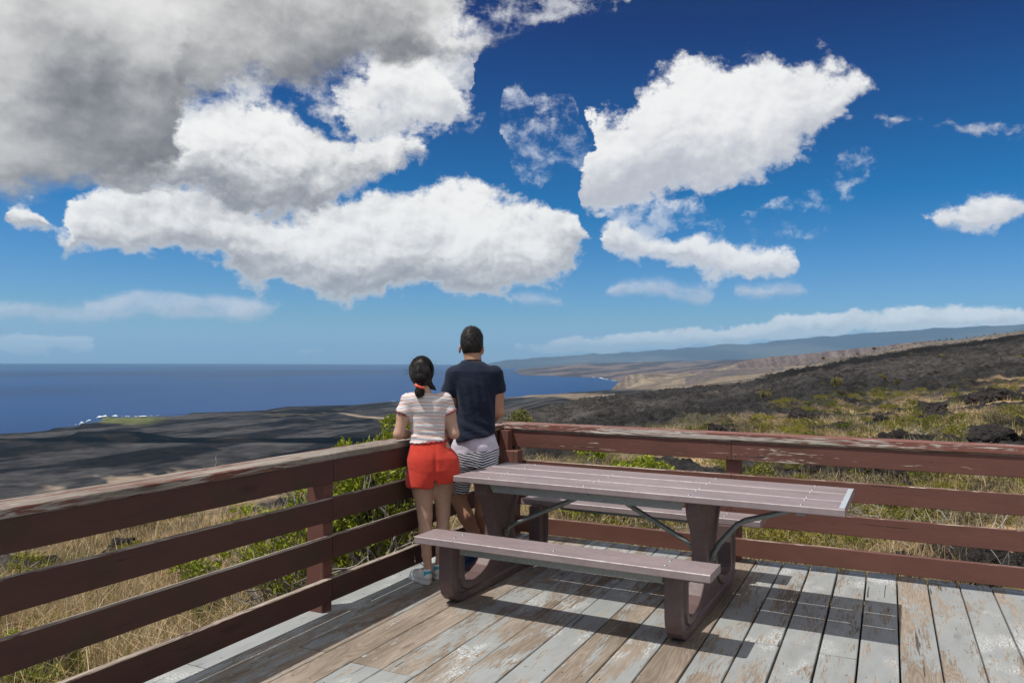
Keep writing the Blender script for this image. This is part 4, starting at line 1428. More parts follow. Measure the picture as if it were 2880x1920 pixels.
def shoe(parent, label, heel, toe, m_up, m_sole, pitch=0.0, lift=0.0, kind='sneaker', L=.25):
    """one shoe standing at heel, pointing at toe (local metres)"""
    hd = math.atan2(toe[1] - heel[1], toe[0] - heel[0])
    e = bpy.data.objects.new('shoe', None)
    COL.objects.link(e)
    e.parent = parent
    e.location = (heel[0], heel[1], lift)
    e.rotation_euler = (0, pitch, hd)
    F = Field((-.06, -.07, -.01), (L + .05, .07, .14), .0042)
    F.cone((.035, 0, .050), (.075, 0, .058), .040, .042, .02, (1, .82))
    F.cone((.075, 0, .055), (.160, 0, .040), .042, .034, .02, (1, .95))
    F.cone((.160, .002, .038), (L - .035, 0, .034), .036, .030, .02, (1, 1.15))
    F.cone((.025, 0, .060), (.030, 0, .092), .034, .036, .015, (.9, .85))
    F.cut(lambda X, Y, Z: .022 - Z)
    # opening for the ankle
    F.cut(lambda X, Y, Z: -(np.sqrt(((X - .045) / .042) ** 2 + (Y / .028) ** 2 + ((Z - .118) / .046) ** 2) - 1) * .028)
    up_ = field_obj('upper', F, m_up, e)
    S = Field((-.05, -.07, -.01), (L + .05, .07, .07), .0042)
    S.cone((.040, 0, .015), (.120, 0, .015), .045, .039, .0, (1, .80))
    S.cone((.120, 0, .015), (L - .045, 0, .015), .040, .045, .02, (1, .98))
    S.cut(lambda X, Y, Z: np.maximum(-Z, Z - (.030 if kind == 'sneaker' else .034)))
    sole = field_obj('sole', S, m_sole, e, 1)
    if kind == 'sneaker':
        T = Field((-.03, -.06, .04), (.06, .06, .12), .004)
        T.cone((.035, 0, .060), (.037, 0, .092), .0425, .040, .01, (1, .84))
        T.cut(lambda X, Y, Z: np.maximum(np.maximum(.060 - Z, Z - .098), X - .022 + 0 * Y))
        T.cut(lambda X, Y, Z: -(np.sqrt(((X - .045) / .044) ** 2 + (Y / .030) ** 2 + ((Z - .118) / .048) ** 2) - 1) * .028)
        field_obj('heel_tab', T, M_TEAL, e, 1)
        for q in range(4):
            x = .095 + .018 * q
            tube('lace', [(x, -.024, .083 - q * .008), (x + .004, 0, .094 - q * .009), (x, .024, .083 - q * .008)], .0032, m_up, e, 5)
    else:
        R = Field((-.05, -.07, -.02), (L + .05, .07, .03), .0042)
        R.cone((.040, 0, .006), (.120, 0, .006), .046, .040, .0, (1, .80))
        R.cone((.120, 0, .006), (L - .045, 0, .006), .041, .046, .02, (1, .98))
        R.cut(lambda X, Y, Z: np.maximum(-.002 - Z, Z - .009))
        field_obj('outsole', R, M_RED, e, 1)
        for sy in (-1, 1):
            for pts in (((.070, .036), (.100, .078)), ((.088, .036), (.118, .076)), ((.070, .070), (.135, .042)), ((.062, .060), (.125, .036))):
                (xa, za), (xb, zb2) = pts

                def ysurf(x, z):
                    r = .041 * math.sqrt(max(.05, 1 - ((z - .050) / .046) ** 2))
                    return sy * (r * .93 + .001)
                P = [(xa + (xb - xa) * t, ysurf(xa + (xb - xa) * t, za + (zb2 - za) * t), za + (zb2 - za) * t) for t in np.linspace(0, 1, 6)]
                tube('stripe', P, .0022, M_LACE, e, 4)
    return e


# ------------------------------------------------------------------ woman leaning on the left railing
woman = tag(empty('person', (-2.86, 4.66, 0), rad(31.54)), 'woman in striped top and red shorts leaning on the railing', 'person', 'people at the railing')
F = Field((-.34, -.20, 0), (.30, .52, 1.62), .0065)
F.ell((-.085, .075, 1.455), (.074, .094, .108), .02)                                     # skull
F.ell((-.085, .115, 1.405), (.052, .056, .062), .03)                                     # jaw
F.cone((-.085, .165, 1.445), (-.085, .180, 1.425), .010, .012, .012)                      # nose
F.cone((-.105, .163, 1.392), (-.065, .163, 1.392), .006, .006, .008)                      # lips
for sx in (-1, 1):
    F.ell((-.085 + sx * .075, .065, 1.435), (.010, .020, .032), .008)                    # ears
    F.ell((-.085 + sx * .030, .150, 1.455), (.016, .014, .012), .012)
F.cone((-.080, .050, 1.38), (-.062, .030, 1.27), .048, .056, .03)
F.loft([(1.29, -.05, .035, .10, .05), (1.26, -.05, .04, .145, .075), (1.18, -.042, .05, .128, .098), (1.09, -.032, .045, .112, .088), (1.02, -.025, .04, .108, .085), (.95, -.015, .03, .128, .098), (.86, .0, .02, .150, .115), (.76, .008, .02, .150, .112)], .04)
F.limb([((-.075, .01, .80), .088), ((-.065, .005, .64), .072), ((-.050, -.012, .46), .050)], .03)
F.limb([((-.050, -.012, .46), .047), ((-.048, -.035, .35), .046), ((-.036, -.035, .20), .032), ((-.026, -.035, .085), .027)], .02)
F.limb([((.085, .04, .80), .086), ((.068, .05, .64), .070), ((.075, .055, .46), .049)], .03)
F.limb([((.075, .055, .46), .046), ((.074, .04, .35), .045), ((.058, .06, .20), .031), ((.048, .075, .085), .027)], .02)
F.limb([((-.178, .045, 1.255), .050), ((-.205, .03, 1.15), .043), ((-.238, .006, 1.025), .036)], .03)
F.limb([((-.238, .006, 1.022), .036), ((-.190, .10, 1.015), .033), ((-.125, .215, 1.000), .023)], .015)
hand(F, (-.125, .215, .998), (.52, .85, 0), (.85, -.5, 0), .12, scale=.92)
F.limb([((.080, .05, 1.258), .050), ((.112, .04, 1.15), .043), ((.146, .022, 1.025), .037)], .03)
F.limb([((.146, .022, 1.022), .036), ((.085, .13, 1.025), .033), ((-.015, .285, 1.010), .023)], .015)
hand(F, (-.015, .285, 1.006), (-.6, .8, -.06), (-.8, -.6, 0), .2, scale=.92)
for hx, hy, tx_, ty_ in ((-.026, -.035, -.095, .075), (.048, .075, .0, .19)):
    F.cone((hx, hy, .085), (hx + .1 * (tx_ - hx), hy + .1 * (ty_ - hy), .045), .028, .030, .02)
    F.cone((hx, hy, .04), (tx_, ty_, .030), .028, .024, .02)
field_obj('body', F, M_SKIN_W, woman)

T = Field((-.30, -.14, .93), (.22, .24, 1.36), .005)
T.loft([(1.305, -.048, .035, .085, .060), (1.29, -.05, .035, .125, .070), (1.265, -.05, .04, .155, .086), (1.18, -.042, .05, .139, .108), (1.09, -.032, .045, .124, .099), (1.02, -.026, .04, .125, .100), (.945, -.020, .034, .143, .114)], .0)
T.limb([((-.172, .045, 1.255), .056), ((-.205, .03, 1.165), .054), ((-.222, .018, 1.10), .052)], .025)
T.limb([((.076, .05, 1.258), .056), ((.110, .04, 1.165), .054), ((.130, .03, 1.10), .052)], .025)
ws = wav(3, 9, 34.0)
T.push(lambda X, Y, Z: .0032 * ws(X * .55, Y * .55, Z * 1.7) + .0030 * np.sin(150 * Z + 14 * X) * np.exp(-((Z - 1.0) / .07) ** 2))
T.cut(lambda X, Y, Z: (.972 + .10 * X + .004 * np.sin(X * 160) + .004 * np.sin(Y * 150)) - Z)
# sleeves end above the elbow, neckline open
T.cut(lambda X, Y, Z: np.where((X < -.165), (1.150 - .42 * (X + .172)) - Z + .006 * np.sin(Y * 150), -1.0))
T.cut(lambda X, Y, Z: np.where((X > .085), (1.160 + .48 * (X - .092)) - Z + .006 * np.sin(Y * 150), -1.0))
T.cut(lambda X, Y, Z: .062 - np.sqrt(((X + .068)) ** 2 + ((Y - .045) * .9) ** 2 + ((Z - 1.345) * 1.05) ** 2))
field_obj('striped_top', T, M_WSHIRT, woman)
# ruffled maroon hems
P = []
for i in range(121):
    a = 2 * math.pi * i / 120
    x, y = -.022 + .1385 * math.cos(a), .036 + .1105 * math.sin(a)
    P.append((x * (1 + .02 * math.sin(24 * a)), y, .970 + .10 * x + .0055 * math.sin(24 * a)))
tube('hem_trim', P, .0036, M_TRIM, woman, 5)
for cx_, cz_, sl, r_ in ((-.213, 1.163, -.42, .050), (.118, 1.170, .48, .047)):
    P = []
    for i in range(61):
        a = 2 * math.pi * i / 60
        x = cx_ + r_ * math.cos(a) * .95
        P.append((x, .026 + .052 * math.sin(a), cz_ + sl * (x - cx_) + .005 * math.sin(14 * a)))
    tube('sleeve_trim', P, .0034, M_TRIM, woman, 5)

S = Field((-.26, -.16, .60), (.28, .22, 1.02), .0055)
S.loft([(1.00, -.02, .035, .120, .090), (.965, -.016, .032, .128, .099), (.92, -.010, .028, .142, .111), (.86, .003, .02, .157, .123), (.78, .010, .016, .168, .127), (.72, .012, .018, .171, .122), (.66, .013, .020, .173, .112)], .0)
S.limb([((-.070, .01, .82), .092), ((-.074, .004, .70), .088), ((-.076, 0, .60), .090)], .05, (1, 1.05))
S.limb([((.088, .03, .82), .090), ((.094, .036, .70), .086), ((.098, .04, .60), .088)], .05, (1, 1.05))
ws2 = wav(5, 8, 20.0)
S.push(lambda X, Y, Z: .0042 * ws2(X, Y, Z * .6) + .010 * np.exp(-((X - .018) / .012) ** 2) * np.exp(-((Z - .80) / .12) ** 2) * (Y < .0))
S.cut(lambda X, Y, Z: (.660 + .15 * np.clip(X - .015, 0, 1) + .02 * (X > .016) + .004 * np.sin(X * 45)) - Z)
S.cut(lambda X, Y, Z: Z - (.985 + .10 * X))
S.cut(lambda X, Y, Z: np.where(Z < .715, .009 - np.abs(X - .016), -1.0))
field_obj('red_shorts', S, M_WSHORT, woman)
shoe(woman, '', (-.020, -.075), (-.115, .085), M_SHOE_W, M_SOLE_W, L=.235)
shoe(woman, '', (.050, .040), (-.010, .19), M_SHOE_W, M_SOLE_W, L=.235)

Hc = Field((-.22, -.13, 1.24), (.08, .22, 1.60), .005)
Hc.ell((-.085, .055, 1.462), (.087, .105, .105), .015)
Hc.ell((-.088, .005, 1.425), (.068, .062, .066), .03)
Hc.cone((-.090, -.02, 1.40), (-.094, -.045, 1.365), .050, .022, .02)
Hc.ell((-.094, -.048, 1.318), (.034, .034, .040), .006)
Hc.cone((-.045, .01, 1.395), (-.005, .035, 1.345), .026, .016, .02)
Hc.cone((-.005, .035, 1.345), (.014, .055, 1.328), .014, .007, .01)
Hc.cut(lambda X, Y, Z: np.minimum(Y - .112, 1.505 - Z + .25 * (Y - .112)) * 1.0 + 0 * X)
whr = wav(8, 8, 90.0)
Hc.push(lambda X, Y, Z: .0016 * whr(X, Y * .4, Z * .25))
hairw = field_obj('hair', Hc, M_HAIR, woman, 1)
rg = random.Random(3)
paths = []
tgt = Vector((-.093, -.046, 1.368))
for i in range(620):
    th = rg.uniform(-1.45, 1.45)
    P = []
    for j in range(12):
        t = j / 11
        a = math.pi * (.34 + .60 * t)
        v = Vector((math.sin(th) * math.sin(a) ** .6, math.cos(a), math.sin(a) * math.cos(th) - .55 * t * t))
        p = Vector((-.085 + v.x * .088, .052 + v.y * .106, 1.460 + v.z * .106))
        k = float(sstep(t, .55, 1.0))
        p = p.lerp(tgt + Vector((rg.uniform(-.016, .016), rg.uniform(-.012, .004), rg.uniform(-.006, .006))), k)
        p = lift_to(Hc, p, rg.uniform(.0, .0022))
        p += Vector((rg.uniform(-1, 1), rg.uniform(-1, 1), rg.uniform(-1, 1))) * .0008
        P.append(p)
    paths.append(P)
for i in range(90):                                                    # the twist hanging below the band
    a0 = rg.uniform(0, 6.28)
    P = []
    for j in range(8):
        t = j / 7
        a = a0 + 1.6 * t
        r_ = .034 * math.sin(math.pi * (.16 + .72 * t))
        P.append(lift_to(Hc, (-.094 + r_ * math.cos(a), -.048 + r_ * math.sin(a), 1.352 - .072 * t), rg.uniform(0, .002)))
    paths.append(P)
fly = []
for i in range(60):                                                    # loose hairs in the wind
    a = rg.uniform(-1.5, 1.5)
    p = lift_to(Hc, (-.085 + .085 * math.sin(a), .02 + rg.uniform(-.08, .08), 1.45 + .10 * math.cos(a) * rg.uniform(-.4, 1.0)), 0)
    d = Vector((math.sin(a) * .8 - .25, rg.uniform(-.4, .5), math.cos(a) * rg.uniform(.1, .9))).normalized()
    P = [p.copy()]
    bx, bz = rg.uniform(-.22, .06), rg.uniform(-.26, .10)
    for j in range(9):
        d = (d + Vector((bx, rg.uniform(-.2, .2), bz + rg.uniform(-.12, .12)))).normalized()
        p = p + d * rg.uniform(.004, .009)
        P.append(p.copy())
    fly.append(P)
ribbons('flyaway_strands', fly, .00042, M_HAIR, hairw)['kind'] = 'stuff'
ribbons('strands', paths, .00085, M_HAIR, hairw)['kind'] = 'stuff'
P = [(-.094 + .027 * math.cos(2 * math.pi * i / 24), -.050 + .013 * math.cos(2 * math.pi * i / 24) * .3 + .024 * math.sin(2 * math.pi * i / 24), 1.358 + .006 * math.sin(2 * math.pi * i / 24) - .35 * .027 * math.cos(2 * math.pi * i / 24)) for i in range(25)]
tube('scrunchie', P, [.0095 + .0015 * math.sin(i * 2.1) for i in range(25)], M_CORAL, woman, 8)
gl = tube('glasses', [(-.004, .055, 1.452), (-.003, .10, 1.456), (-.008, .150, 1.456)], .0032, M_DARK, woman, 6)
tube('glasses_arm', [(-.166, .055, 1.452), (-.167, .10, 1.456), (-.162, .150, 1.456)], .0032, M_DARK, gl, 6)
for cx_ in (-.046, -.124):
    tube('glasses_rim', [(cx_ + .031 * math.cos(2 * math.pi * i / 20), .166, 1.452 + .022 * math.sin(2 * math.pi * i / 20)) for i in range(21)], .0028, M_DARK, gl, 6)
for sx in (-1, 1):
    E_ = Field((-.16, .12, 1.42), (-.01, .18, 1.48), .003)
    E_.ell((-.085 + sx * .030, .156, 1.453), (.011, .009, .007), 0)
    field_obj('eye', E_, M_EYE, woman, 1)

# ------------------------------------------------------------------ man standing beside her
man = tag(empty('person', (-2.70, 5.22, 0), rad(27.35)), 'man in navy shirt and striped shorts with his back turned', 'person', 'people at the railing')
F = Field((-.44, -.22, 0), (.20, .66, 1.84), .0070)
HX, HY = -.150, .055
F.ell((HX, HY, 1.672), (.077, .098, .112), .02)
F.ell((HX - .008, HY + .045, 1.612), (.058, .058, .064), .03)
F.cone((HX - .018, HY + .098, 1.660), (HX - .020, HY + .114, 1.638), .010, .013, .012)
F.cone((HX - .035, HY + .092, 1.600), (HX, HY + .094, 1.600), .007, .007, .008)
for sx, yy in ((-1, .0), (1, -.004)):
    F.ell((HX + sx * .088, HY + yy, 1.618), (.010, .022, .034), .006)
F.cone((-.145, .035, 1.60), (-.130, .010, 1.48), .060, .068, .03)
F.loft([(1.49, -.13, .0, .10, .06), (1.45, -.125, .0, .165, .085), (1.36, -.115, .01, .165, .105), (1.24, -.108, .012, .150, .108), (1.12, -.108, .012, .136, .102), (1.02, -.112, .01, .130, .096), (.92, -.115, .01, .138, .100), (.82, -.115, .015, .146, .104)], .04)
F.limb([((-.195, .02, .84), .092), ((-.225, .02, .66), .078), ((-.236, .015, .50), .060)], .03)
F.limb([((-.236, .015, .50), .056), ((-.178, -.02, .37), .057), ((-.118, -.015, .25), .043), ((-.075, .005, .15), .033)], .02)
F.cone((-.075, .005, .15), (-.085, -.02, .10), .034, .032, .02)
F.cone((-.08, -.015, .10), (-.155, -.08, .045), .032, .026, .02)
F.limb([((-.040, .03, .84), .092), ((-.050, .06, .66), .076), ((-.058, .075, .50), .058)], .03)
F.limb([((-.058, .075, .50), .056), ((-.055, .06, .37), .058), ((-.048, .085, .20), .038), ((-.045, .095, .085), .033)], .02)
F.cone((-.045, .095, .085), (-.06, .22, .035), .034, .028, .02)
F.limb([((-.282, .0, 1.415), .058), ((-.300, .02, 1.29), .050), ((-.312, .045, 1.145), .041)], .03)
F.limb([((-.312, .045, 1.142), .042), ((-.300, .15, 1.085), .040), ((-.275, .275, 1.018), .028)], .015)
hand(F, (-.275, .275, 1.012), (.25, .95, -.03), (.95, -.25, 0), .15)
F.limb([((.028, .0, 1.43), .058), ((.048, .01, 1.30), .050), ((.060, .018, 1.155), .042)], .03)
F.limb([((.060, .018, 1.150), .043), ((.018, .14, 1.095), .041), ((-.060, .295, 1.025), .029)], .015)
hand(F, (-.060, .295, 1.020), (-.62, .78, -.04), (-.78, -.62, 0), .15)
field_obj('body', F, M_SKIN_M, man)

T = Field((-.40, -.17, .88), (.16, .20, 1.58), .0055)
T.loft([(1.525, -.133, .005, .082, .066), (1.50, -.13, .0, .115, .078), (1.455, -.125, .0, .172, .098), (1.36, -.112, .01, .178, .118), (1.24, -.105, .012, .166, .122), (1.12, -.108, .012, .153, .118), (1.02, -.112, .01, .158, .124), (.90, -.117, .01, .174, .138)], .0)
T.limb([((-.275, .0, 1.42), .068), ((-.298, .012, 1.31), .066), ((-.310, .025, 1.20), .064)], .03)
T.limb([((.022, .0, 1.435), .068), ((.046, .008, 1.32), .063), ((.056, .012, 1.21), .060)], .03)
wm_ = wav(13, 10, 20.0)
T.push(lambda X, Y, Z: .0050 * wm_(X * .8, Y, Z * .55) + .0050 * np.sin(70 * Z + 34 * X) * np.exp(-((Z - 1.03) / .07) ** 2) + .0042 * np.sin(95 * X + 26 * Z) * np.exp(-((Z - 1.25) / .12) ** 2))
T.cut(lambda X, Y, Z: (.955 + .20 * (X + .115) + .004 * np.sin(X * 40)) - Z)
T.cut(lambda X, Y, Z: np.where(X < -.262, (1.262 - .40 * (X + .29)) - Z + 0 * Y, -1.0))
T.cut(lambda X, Y, Z: np.where(X > .035, (1.282 + .30 * (X - .05)) - Z + 0 * Y, -1.0))
T.cut(lambda X, Y, Z: .074 - np.sqrt((X + .138) ** 2 + ((Y - .022) * .95) ** 2 + ((Z - 1.572) * 1.0) ** 2))
field_obj('navy_shirt', T, M_MSHIRT, man)
P = [(-.138 + .063 * math.cos(2 * math.pi * i / 30), .018 + .064 * math.sin(2 * math.pi * i / 30), 1.531 - .10 * (.064 * math.sin(2 * math.pi * i / 30))) for i in range(31)]
tube('collar', P, .0065, M_MSHIRT, man, 6)

S = Field((-.36, -.18, .48), (.12, .22, 1.02), .0058)
S.loft([(.99, -.114, .01, .140, .102), (.955, -.116, .01, .156, .114), (.90, -.116, .01, .166, .125), (.82, -.118, .015, .172, .127), (.74, -.12, .02, .172, .125)], .0)
S.limb([((-.190, .015, .84), .104), ((-.226, .02, .68), .092), ((-.240, .018, .50), .074)], .03)
S.limb([((-.042, .035, .84), .104), ((-.046, .058, .68), .094), ((-.052, .07, .50), .084)], .03)
wm2 = wav(15, 9, 26.0)
S.push(lambda X, Y, Z: .0022 * wm2(X, Y, Z))
S.cut(lambda X, Y, Z: np.where(X < -.135, (.540 + .06 * (X + .24)), .60) - Z + 0 * Y)
S.cut(lambda X, Y, Z: np.where(Z < .69, .010 - np.abs(X + .138), -1.0))
field_obj('striped_shorts', S, M_MSHORT, man)
shoe(man, '', (-.030, .025), (-.170, -.095), M_NAVY, M_SOLE_M, pitch=rad(24), lift=.108, kind='runner', L=.27)
shoe(man, '', (-.035, .060), (-.065, .24), M_NAVY, M_SOLE_M, kind='runner', L=.27)

Hc = Field((-.27, -.08, 1.53), (-.03, .20, 1.82), .005)
Hc.ell((HX + .003, HY - .004, 1.690), (.084, .104, .103), .02)
Hc.ell((HX + .004, HY - .022, 1.640), (.078, .082, .085), .03)
Hc.cut(lambda X, Y, Z: np.minimum(Y - (HY + .060), 1.735 - Z) + 0 * X)
Hc.cut(lambda X, Y, Z: np.minimum(1.640 - Z, Y - (HY - .030)) + 0 * X)
Hc.cut(lambda X, Y, Z: 1.568 - Z + .3 * np.abs(X - HX) + 0 * Y)
hm_ = wav(23, 10, 120.0)
Hc.push(lambda X, Y, Z: .0018 * hm_(X, Y, Z))
hairm = field_obj('hair', Hc, M_HAIR, man, 1)
paths = []
for i in range(2600):
    u1, u2 = rg.uniform(-1, 1), rg.uniform(0, 2 * math.pi)
    nrm = Vector((math.sqrt(1 - u1 * u1) * math.cos(u2), math.sqrt(1 - u1 * u1) * math.sin(u2), u1))
    p = Vector((HX + .003 + nrm.x * .083, HY - .006 + nrm.y * .103, 1.688 + nrm.z * .102))
    if p.z < 1.60 or (p.y > HY + .055 and p.z < 1.735) or (p.z < 1.64 and p.y > HY - .03):
        continue
    # hair circles round the crown and lies forward
    cr = Vector((HX + .01, HY - .05, 1.77))
    tg = nrm.cross(Vector((0, 0, 1)))
    out = (p - cr)
    d = (out * 4 + tg * .35 + Vector((rg.uniform(-.3, .3), .15, rg.uniform(-.2, .3)))).normalized()
    L_ = .012 + .018 * max(0, nrm.z) * rg.uniform(.6, 1.2)
    d = (d - nrm * d.dot(nrm)).normalized() * .86 + nrm * (.26 if nrm.z > .3 else .10)
    p = lift_to(Hc, p, 0)
    paths.append([p - nrm * .003, p + d * L_ * .5 + nrm * .001, p + d * L_ + nrm * rg.uniform(-.004, .003)])
ribbons('strands', paths, .0011, M_HAIR, hairm)['kind'] = 'stuff'
for sx in (-1, 1):
    E_ = Field((-.22, .10, 1.63), (-.09, .18, 1.70), .003)
    E_.ell((HX - .01 + sx * .032, HY + .086, 1.668), (.011, .009, .007), 0)
    field_obj('eye', E_, M_EYE, man, 1)
# ------------------------------------------------------------------ plants
def leafy(name, rough=0.55, trans=0.25):
    m, g = material(name)
    at = g.n('ShaderNodeAttribute', attribute_name='tint').outputs[0]
    oi = g.n('ShaderNodeObjectInfo').outputs['Random']
    k = g.m('MULTIPLY_ADD', oi, 0.4, 0.8)
    col = g.mix(1.0, at, g.xyz(k, k, k), 'MULTIPLY')
    d = g.n('ShaderNodeBsdfPrincipled', {'Base Color': col, 'Roughness': rough, 'Specular IOR Level': 0.25})
    t = g.n('ShaderNodeBsdfTranslucent', {'Color': col})
    mx = g.n('ShaderNodeMixShader', {0: trans})
    g.t.links.new(d.outputs[0], mx.inputs[1])
    g.t.links.new(t.outputs[0], mx.inputs[2])
    o = g.n('ShaderNodeOutputMaterial')
    g.t.links.new(mx.outputs[0], o.inputs[0])
    return m


M_LEAF = leafy('leaf_green')
M_GRASS = leafy('dry_grass', 0.7, 0.2)
M_TWIG = plain('grey_twig', (.30, .27, .24), 0.9, 0.1, .5)
M_DEADW = plain('bleached_twig', (.46, .43, .39), 0.9, 0.1, .4)
M_BARK = plain('dark_bark', (.10, .08, .065), 0.9, 0.1, .5)


def leaf_quads(P, D, L, Wd, bend, C, rg_):
    """leaves at points P along unit directions D: two quads each, folded over"""
    n = len(P)
    side = np.cross(D, rg_.normal(size=(n, 3)))
    side /= np.linalg.norm(side, axis=1)[:, None] + 1e-9
    up = np.cross(side, D)
    L, Wd = L[:, None], Wd[:, None]
    a = P
    m_ = P + D * L * .55 + up * (bend[:, None] * L * .25)
    t = P + D * L + up * (bend[:, None] * L * -.05)
    V = np.stack([a - side * Wd * .18, a + side * Wd * .18, m_ + side * Wd * .5, m_ - side * Wd * .5, t + side * Wd * .12, t - side * Wd * .12], 1).reshape(-1, 3)
    b = np.arange(n)[:, None] * 6
    Q = np.concatenate([b + np.array([0, 1, 2, 3]), b + np.array([3, 2, 4, 5])])
    return V, Q, np.repeat(C, 6, 0)


def unit(v):
    return v / (np.linalg.norm(v, axis=-1, keepdims=True) + 1e-9)


def foliage_mesh(rg_, tips, dirs, per, L, Wd, cols, name):
    """clusters of leaves at the ends of the twigs"""
    n = len(tips)
    D = unit(np.repeat(dirs, per, 0) * .75 + rg_.normal(size=(n * per, 3)) * .75 + np.array([0, 0, .25]))
    P = np.repeat(tips, per, 0) + rg_.normal(size=(n * per, 3)) * L * .35
    ll = L * rg_.uniform(.65, 1.25, n * per)
    cl = np.repeat(rg_.uniform(0, 1, n), per) * .6 + rg_.uniform(0, 1, n * per) * .4
    cols = np.array(cols)
    q = cl * (len(cols) - 1)
    i = np.clip(q.astype(int), 0, len(cols) - 2)
    C_ = cols[i] + (cols[i + 1] - cols[i]) * (q - i)[:, None]
    V, Q, C_ = leaf_quads(P, D, ll, Wd * rg_.uniform(.7, 1.2, n * per), rg_.uniform(-.4, .8, n * per), C_, rg_)
    o = fast_mesh(name, V, Q, M_LEAF, None, False)
    color_attr(o, C_)
    me = o.data
    bpy.data.objects.remove(o)
    return me


def branch_mesh(name, segs, mat, n=4):
    """joined sticks: list of (a, b, ra, rb)"""
    V, Q = [], []
    for a, b, ra, rb_ in segs:
        a, b = np.array(a, float), np.array(b, float)
        d = unit(b - a)
        s = unit(np.cross(d, [.31, .77, .55]))
        u = np.cross(d, s)
        b0 = len(V)
        for c, r_ in ((a, ra), (b, rb_)):
            for k in range(n):
                t = 2 * math.pi * k / n
                V.append(c + (s * math.cos(t) + u * math.sin(t)) * r_)
        for k in range(n):
            Q.append((b0 + k, b0 + (k + 1) % n, b0 + n + (k + 1) % n, b0 + n + k))
    o = fast_mesh(name, np.array(V), np.array(Q), mat, None, True)
    me = o.data
    bpy.data.objects.remove(o)
    return me


def grow(rg_, p, d, L, r_, depth, segs, tips, spread=.6, up=.25, shrink=.72, kids=(2, 3)):
    p, d = np.array(p, float), unit(np.array(d, float))
    for i in range(2):
        d2 = unit(d + rg_.normal(size=3) * .22 + np.array([0, 0, up * .2]))
        q = p + d2 * L * .5
        segs.append((p, q, r_, r_ * .82))
        p, d, r_ = q, d2, r_ * .82
    if depth == 0:
        tips.append((p, d))
        return
    for k in range(rg_.integers(kids[0], kids[1] + 1)):
        grow(rg_, p, d + rg_.normal(size=3) * spread + np.array([0, 0, up]), L * shrink * rg_.uniform(.8, 1.15), r_ * .68, depth - 1, segs, tips, spread, up, shrink, kids)


def clump_points(rg_, n, rx, ry, rz, lumps=9, shell=.55):
    """points in the upper shell of an uneven, lumpy mound"""
    lc = rg_.normal(size=(lumps, 3)) * np.array([rx, ry, rz]) * .48
    lc[:, 2] = np.abs(lc[:, 2])
    lr_ = rg_.uniform(.28, .52, lumps)
    i = rg_.integers(0, lumps, n)
    v = unit(rg_.normal(size=(n, 3)))
    v[:, 2] = np.abs(v[:, 2]) * .95 - .12
    rad_ = shell + (1 - shell) * rg_.uniform(0, 1, n) ** .5
    P = lc[i] + v * (lr_[i] * rad_)[:, None] * np.array([rx, ry, rz]) * 1.15
    P[:, 2] = np.maximum(P[:, 2], .02)
    return P, v


def place(name, parts, x, y, label, cat, group=None, s=1.0, rz=None, sink=.03, z=None):
    e = empty(name, (x, y, (land_z(x, y) if z is None else z) - sink), random.uniform(0, 6.28) if rz is None else rz)
    e.scale = (s, s, s)
    tag(e, label, cat, group)
    for pn, me in parts:
        o = bpy.data.objects.new(pn, me)
        COL.objects.link(o)
        o.parent = e
    return e


YG = [(.10, .13, .012), (.20, .24, .018), (.32, .36, .03), (.40, .40, .05)]
# --- the big bush outside the left railing
rg1 = np.random.default_rng(21)


def big_bush(seed, rx, ry, rz, nt_, per, stems=7, L=.052, Wd=.021, cols=YG, lumps=14):
    r_ = np.random.default_rng(seed)
    P, D = clump_points(r_, nt_, rx, ry, rz * .62, lumps, .72)
    P[:, 2] += rz * .30
    fol = foliage_mesh(r_, P, D, per, L, Wd, cols, 'foliage')
    segs, tips = [], []
    for k in range(stems):
        a = r_.uniform(0, 6.28)
        grow(r_, (math.cos(a) * rx * .12, math.sin(a) * ry * .12, 0), (math.cos(a) * .8, math.sin(a) * .8, 1.0), rz * .36, .022 * rz / 1.2 + .006, 3, segs, tips, .55, .2)
    for i in r_.integers(0, nt_, min(nt_, 260)):
        q = P[i]
        segs.append((q * np.array([.62, .62, .62]), q, .0045, .002))
    return [('foliage', fol), ('stem', branch_mesh('stem', segs, M_TWIG))]


def bush_at(px, r_, *a):
    hh_, _ = head_el(px, 1060)
    return place('leafy_bush', a[0], math.sin(hh_) * r_, math.cos(hh_) * r_, a[1], 'bush', 'leafy bushes', 1.0, a[2] if len(a) > 2 else .4, .02)


bush_at(905, 7.1, big_bush(31, .78, .62, 1.98, 1250, 9), 'tall yellow green leafy bush rising behind the railing left of the woman')
bush_at(800, 7.3, big_bush(37, .58, .50, 1.74, 760, 9), 'yellow green leafy bush right behind the post of the left railing')
bush_at(690, 7.7, big_bush(32, .42, .40, 1.42, 380, 9, 5), 'low yellow green leafy bush left of the post of the left railing')
bush_at(440, 9.8, big_bush(33, .40, .36, .80, 260, 9, 4), 'little leafy green bush in the dry grass seen under the left railing top board', 1.0)
bush_at(60, 7.2, big_bush(38, .42, .36, .70, 260, 9, 4), 'leafy green bush in the grass at the far left edge under the top board', 1.0)
hb = [head_el(1312, 1046), head_el(1456, 1050)]
for (hh, _), rr_, sd, sz, lb in ((hb[0], 10.6, 34, (.66, .45, .92, 760), 'wide bright green leafy bush seen over the table below the right railing top board'),
                                (hb[1], 10.9, 35, (.42, .34, .86, 420), 'narrower bright green leafy bush right of the wide one behind the table')):
    place('leafy_bush', big_bush(sd, sz[0], sz[1], sz[2], sz[3], 9, 5, .062, .022), math.sin(hh) * rr_, math.cos(hh) * rr_, lb, 'bush', 'leafy bushes')
hh, _ = head_el(1196, 955)
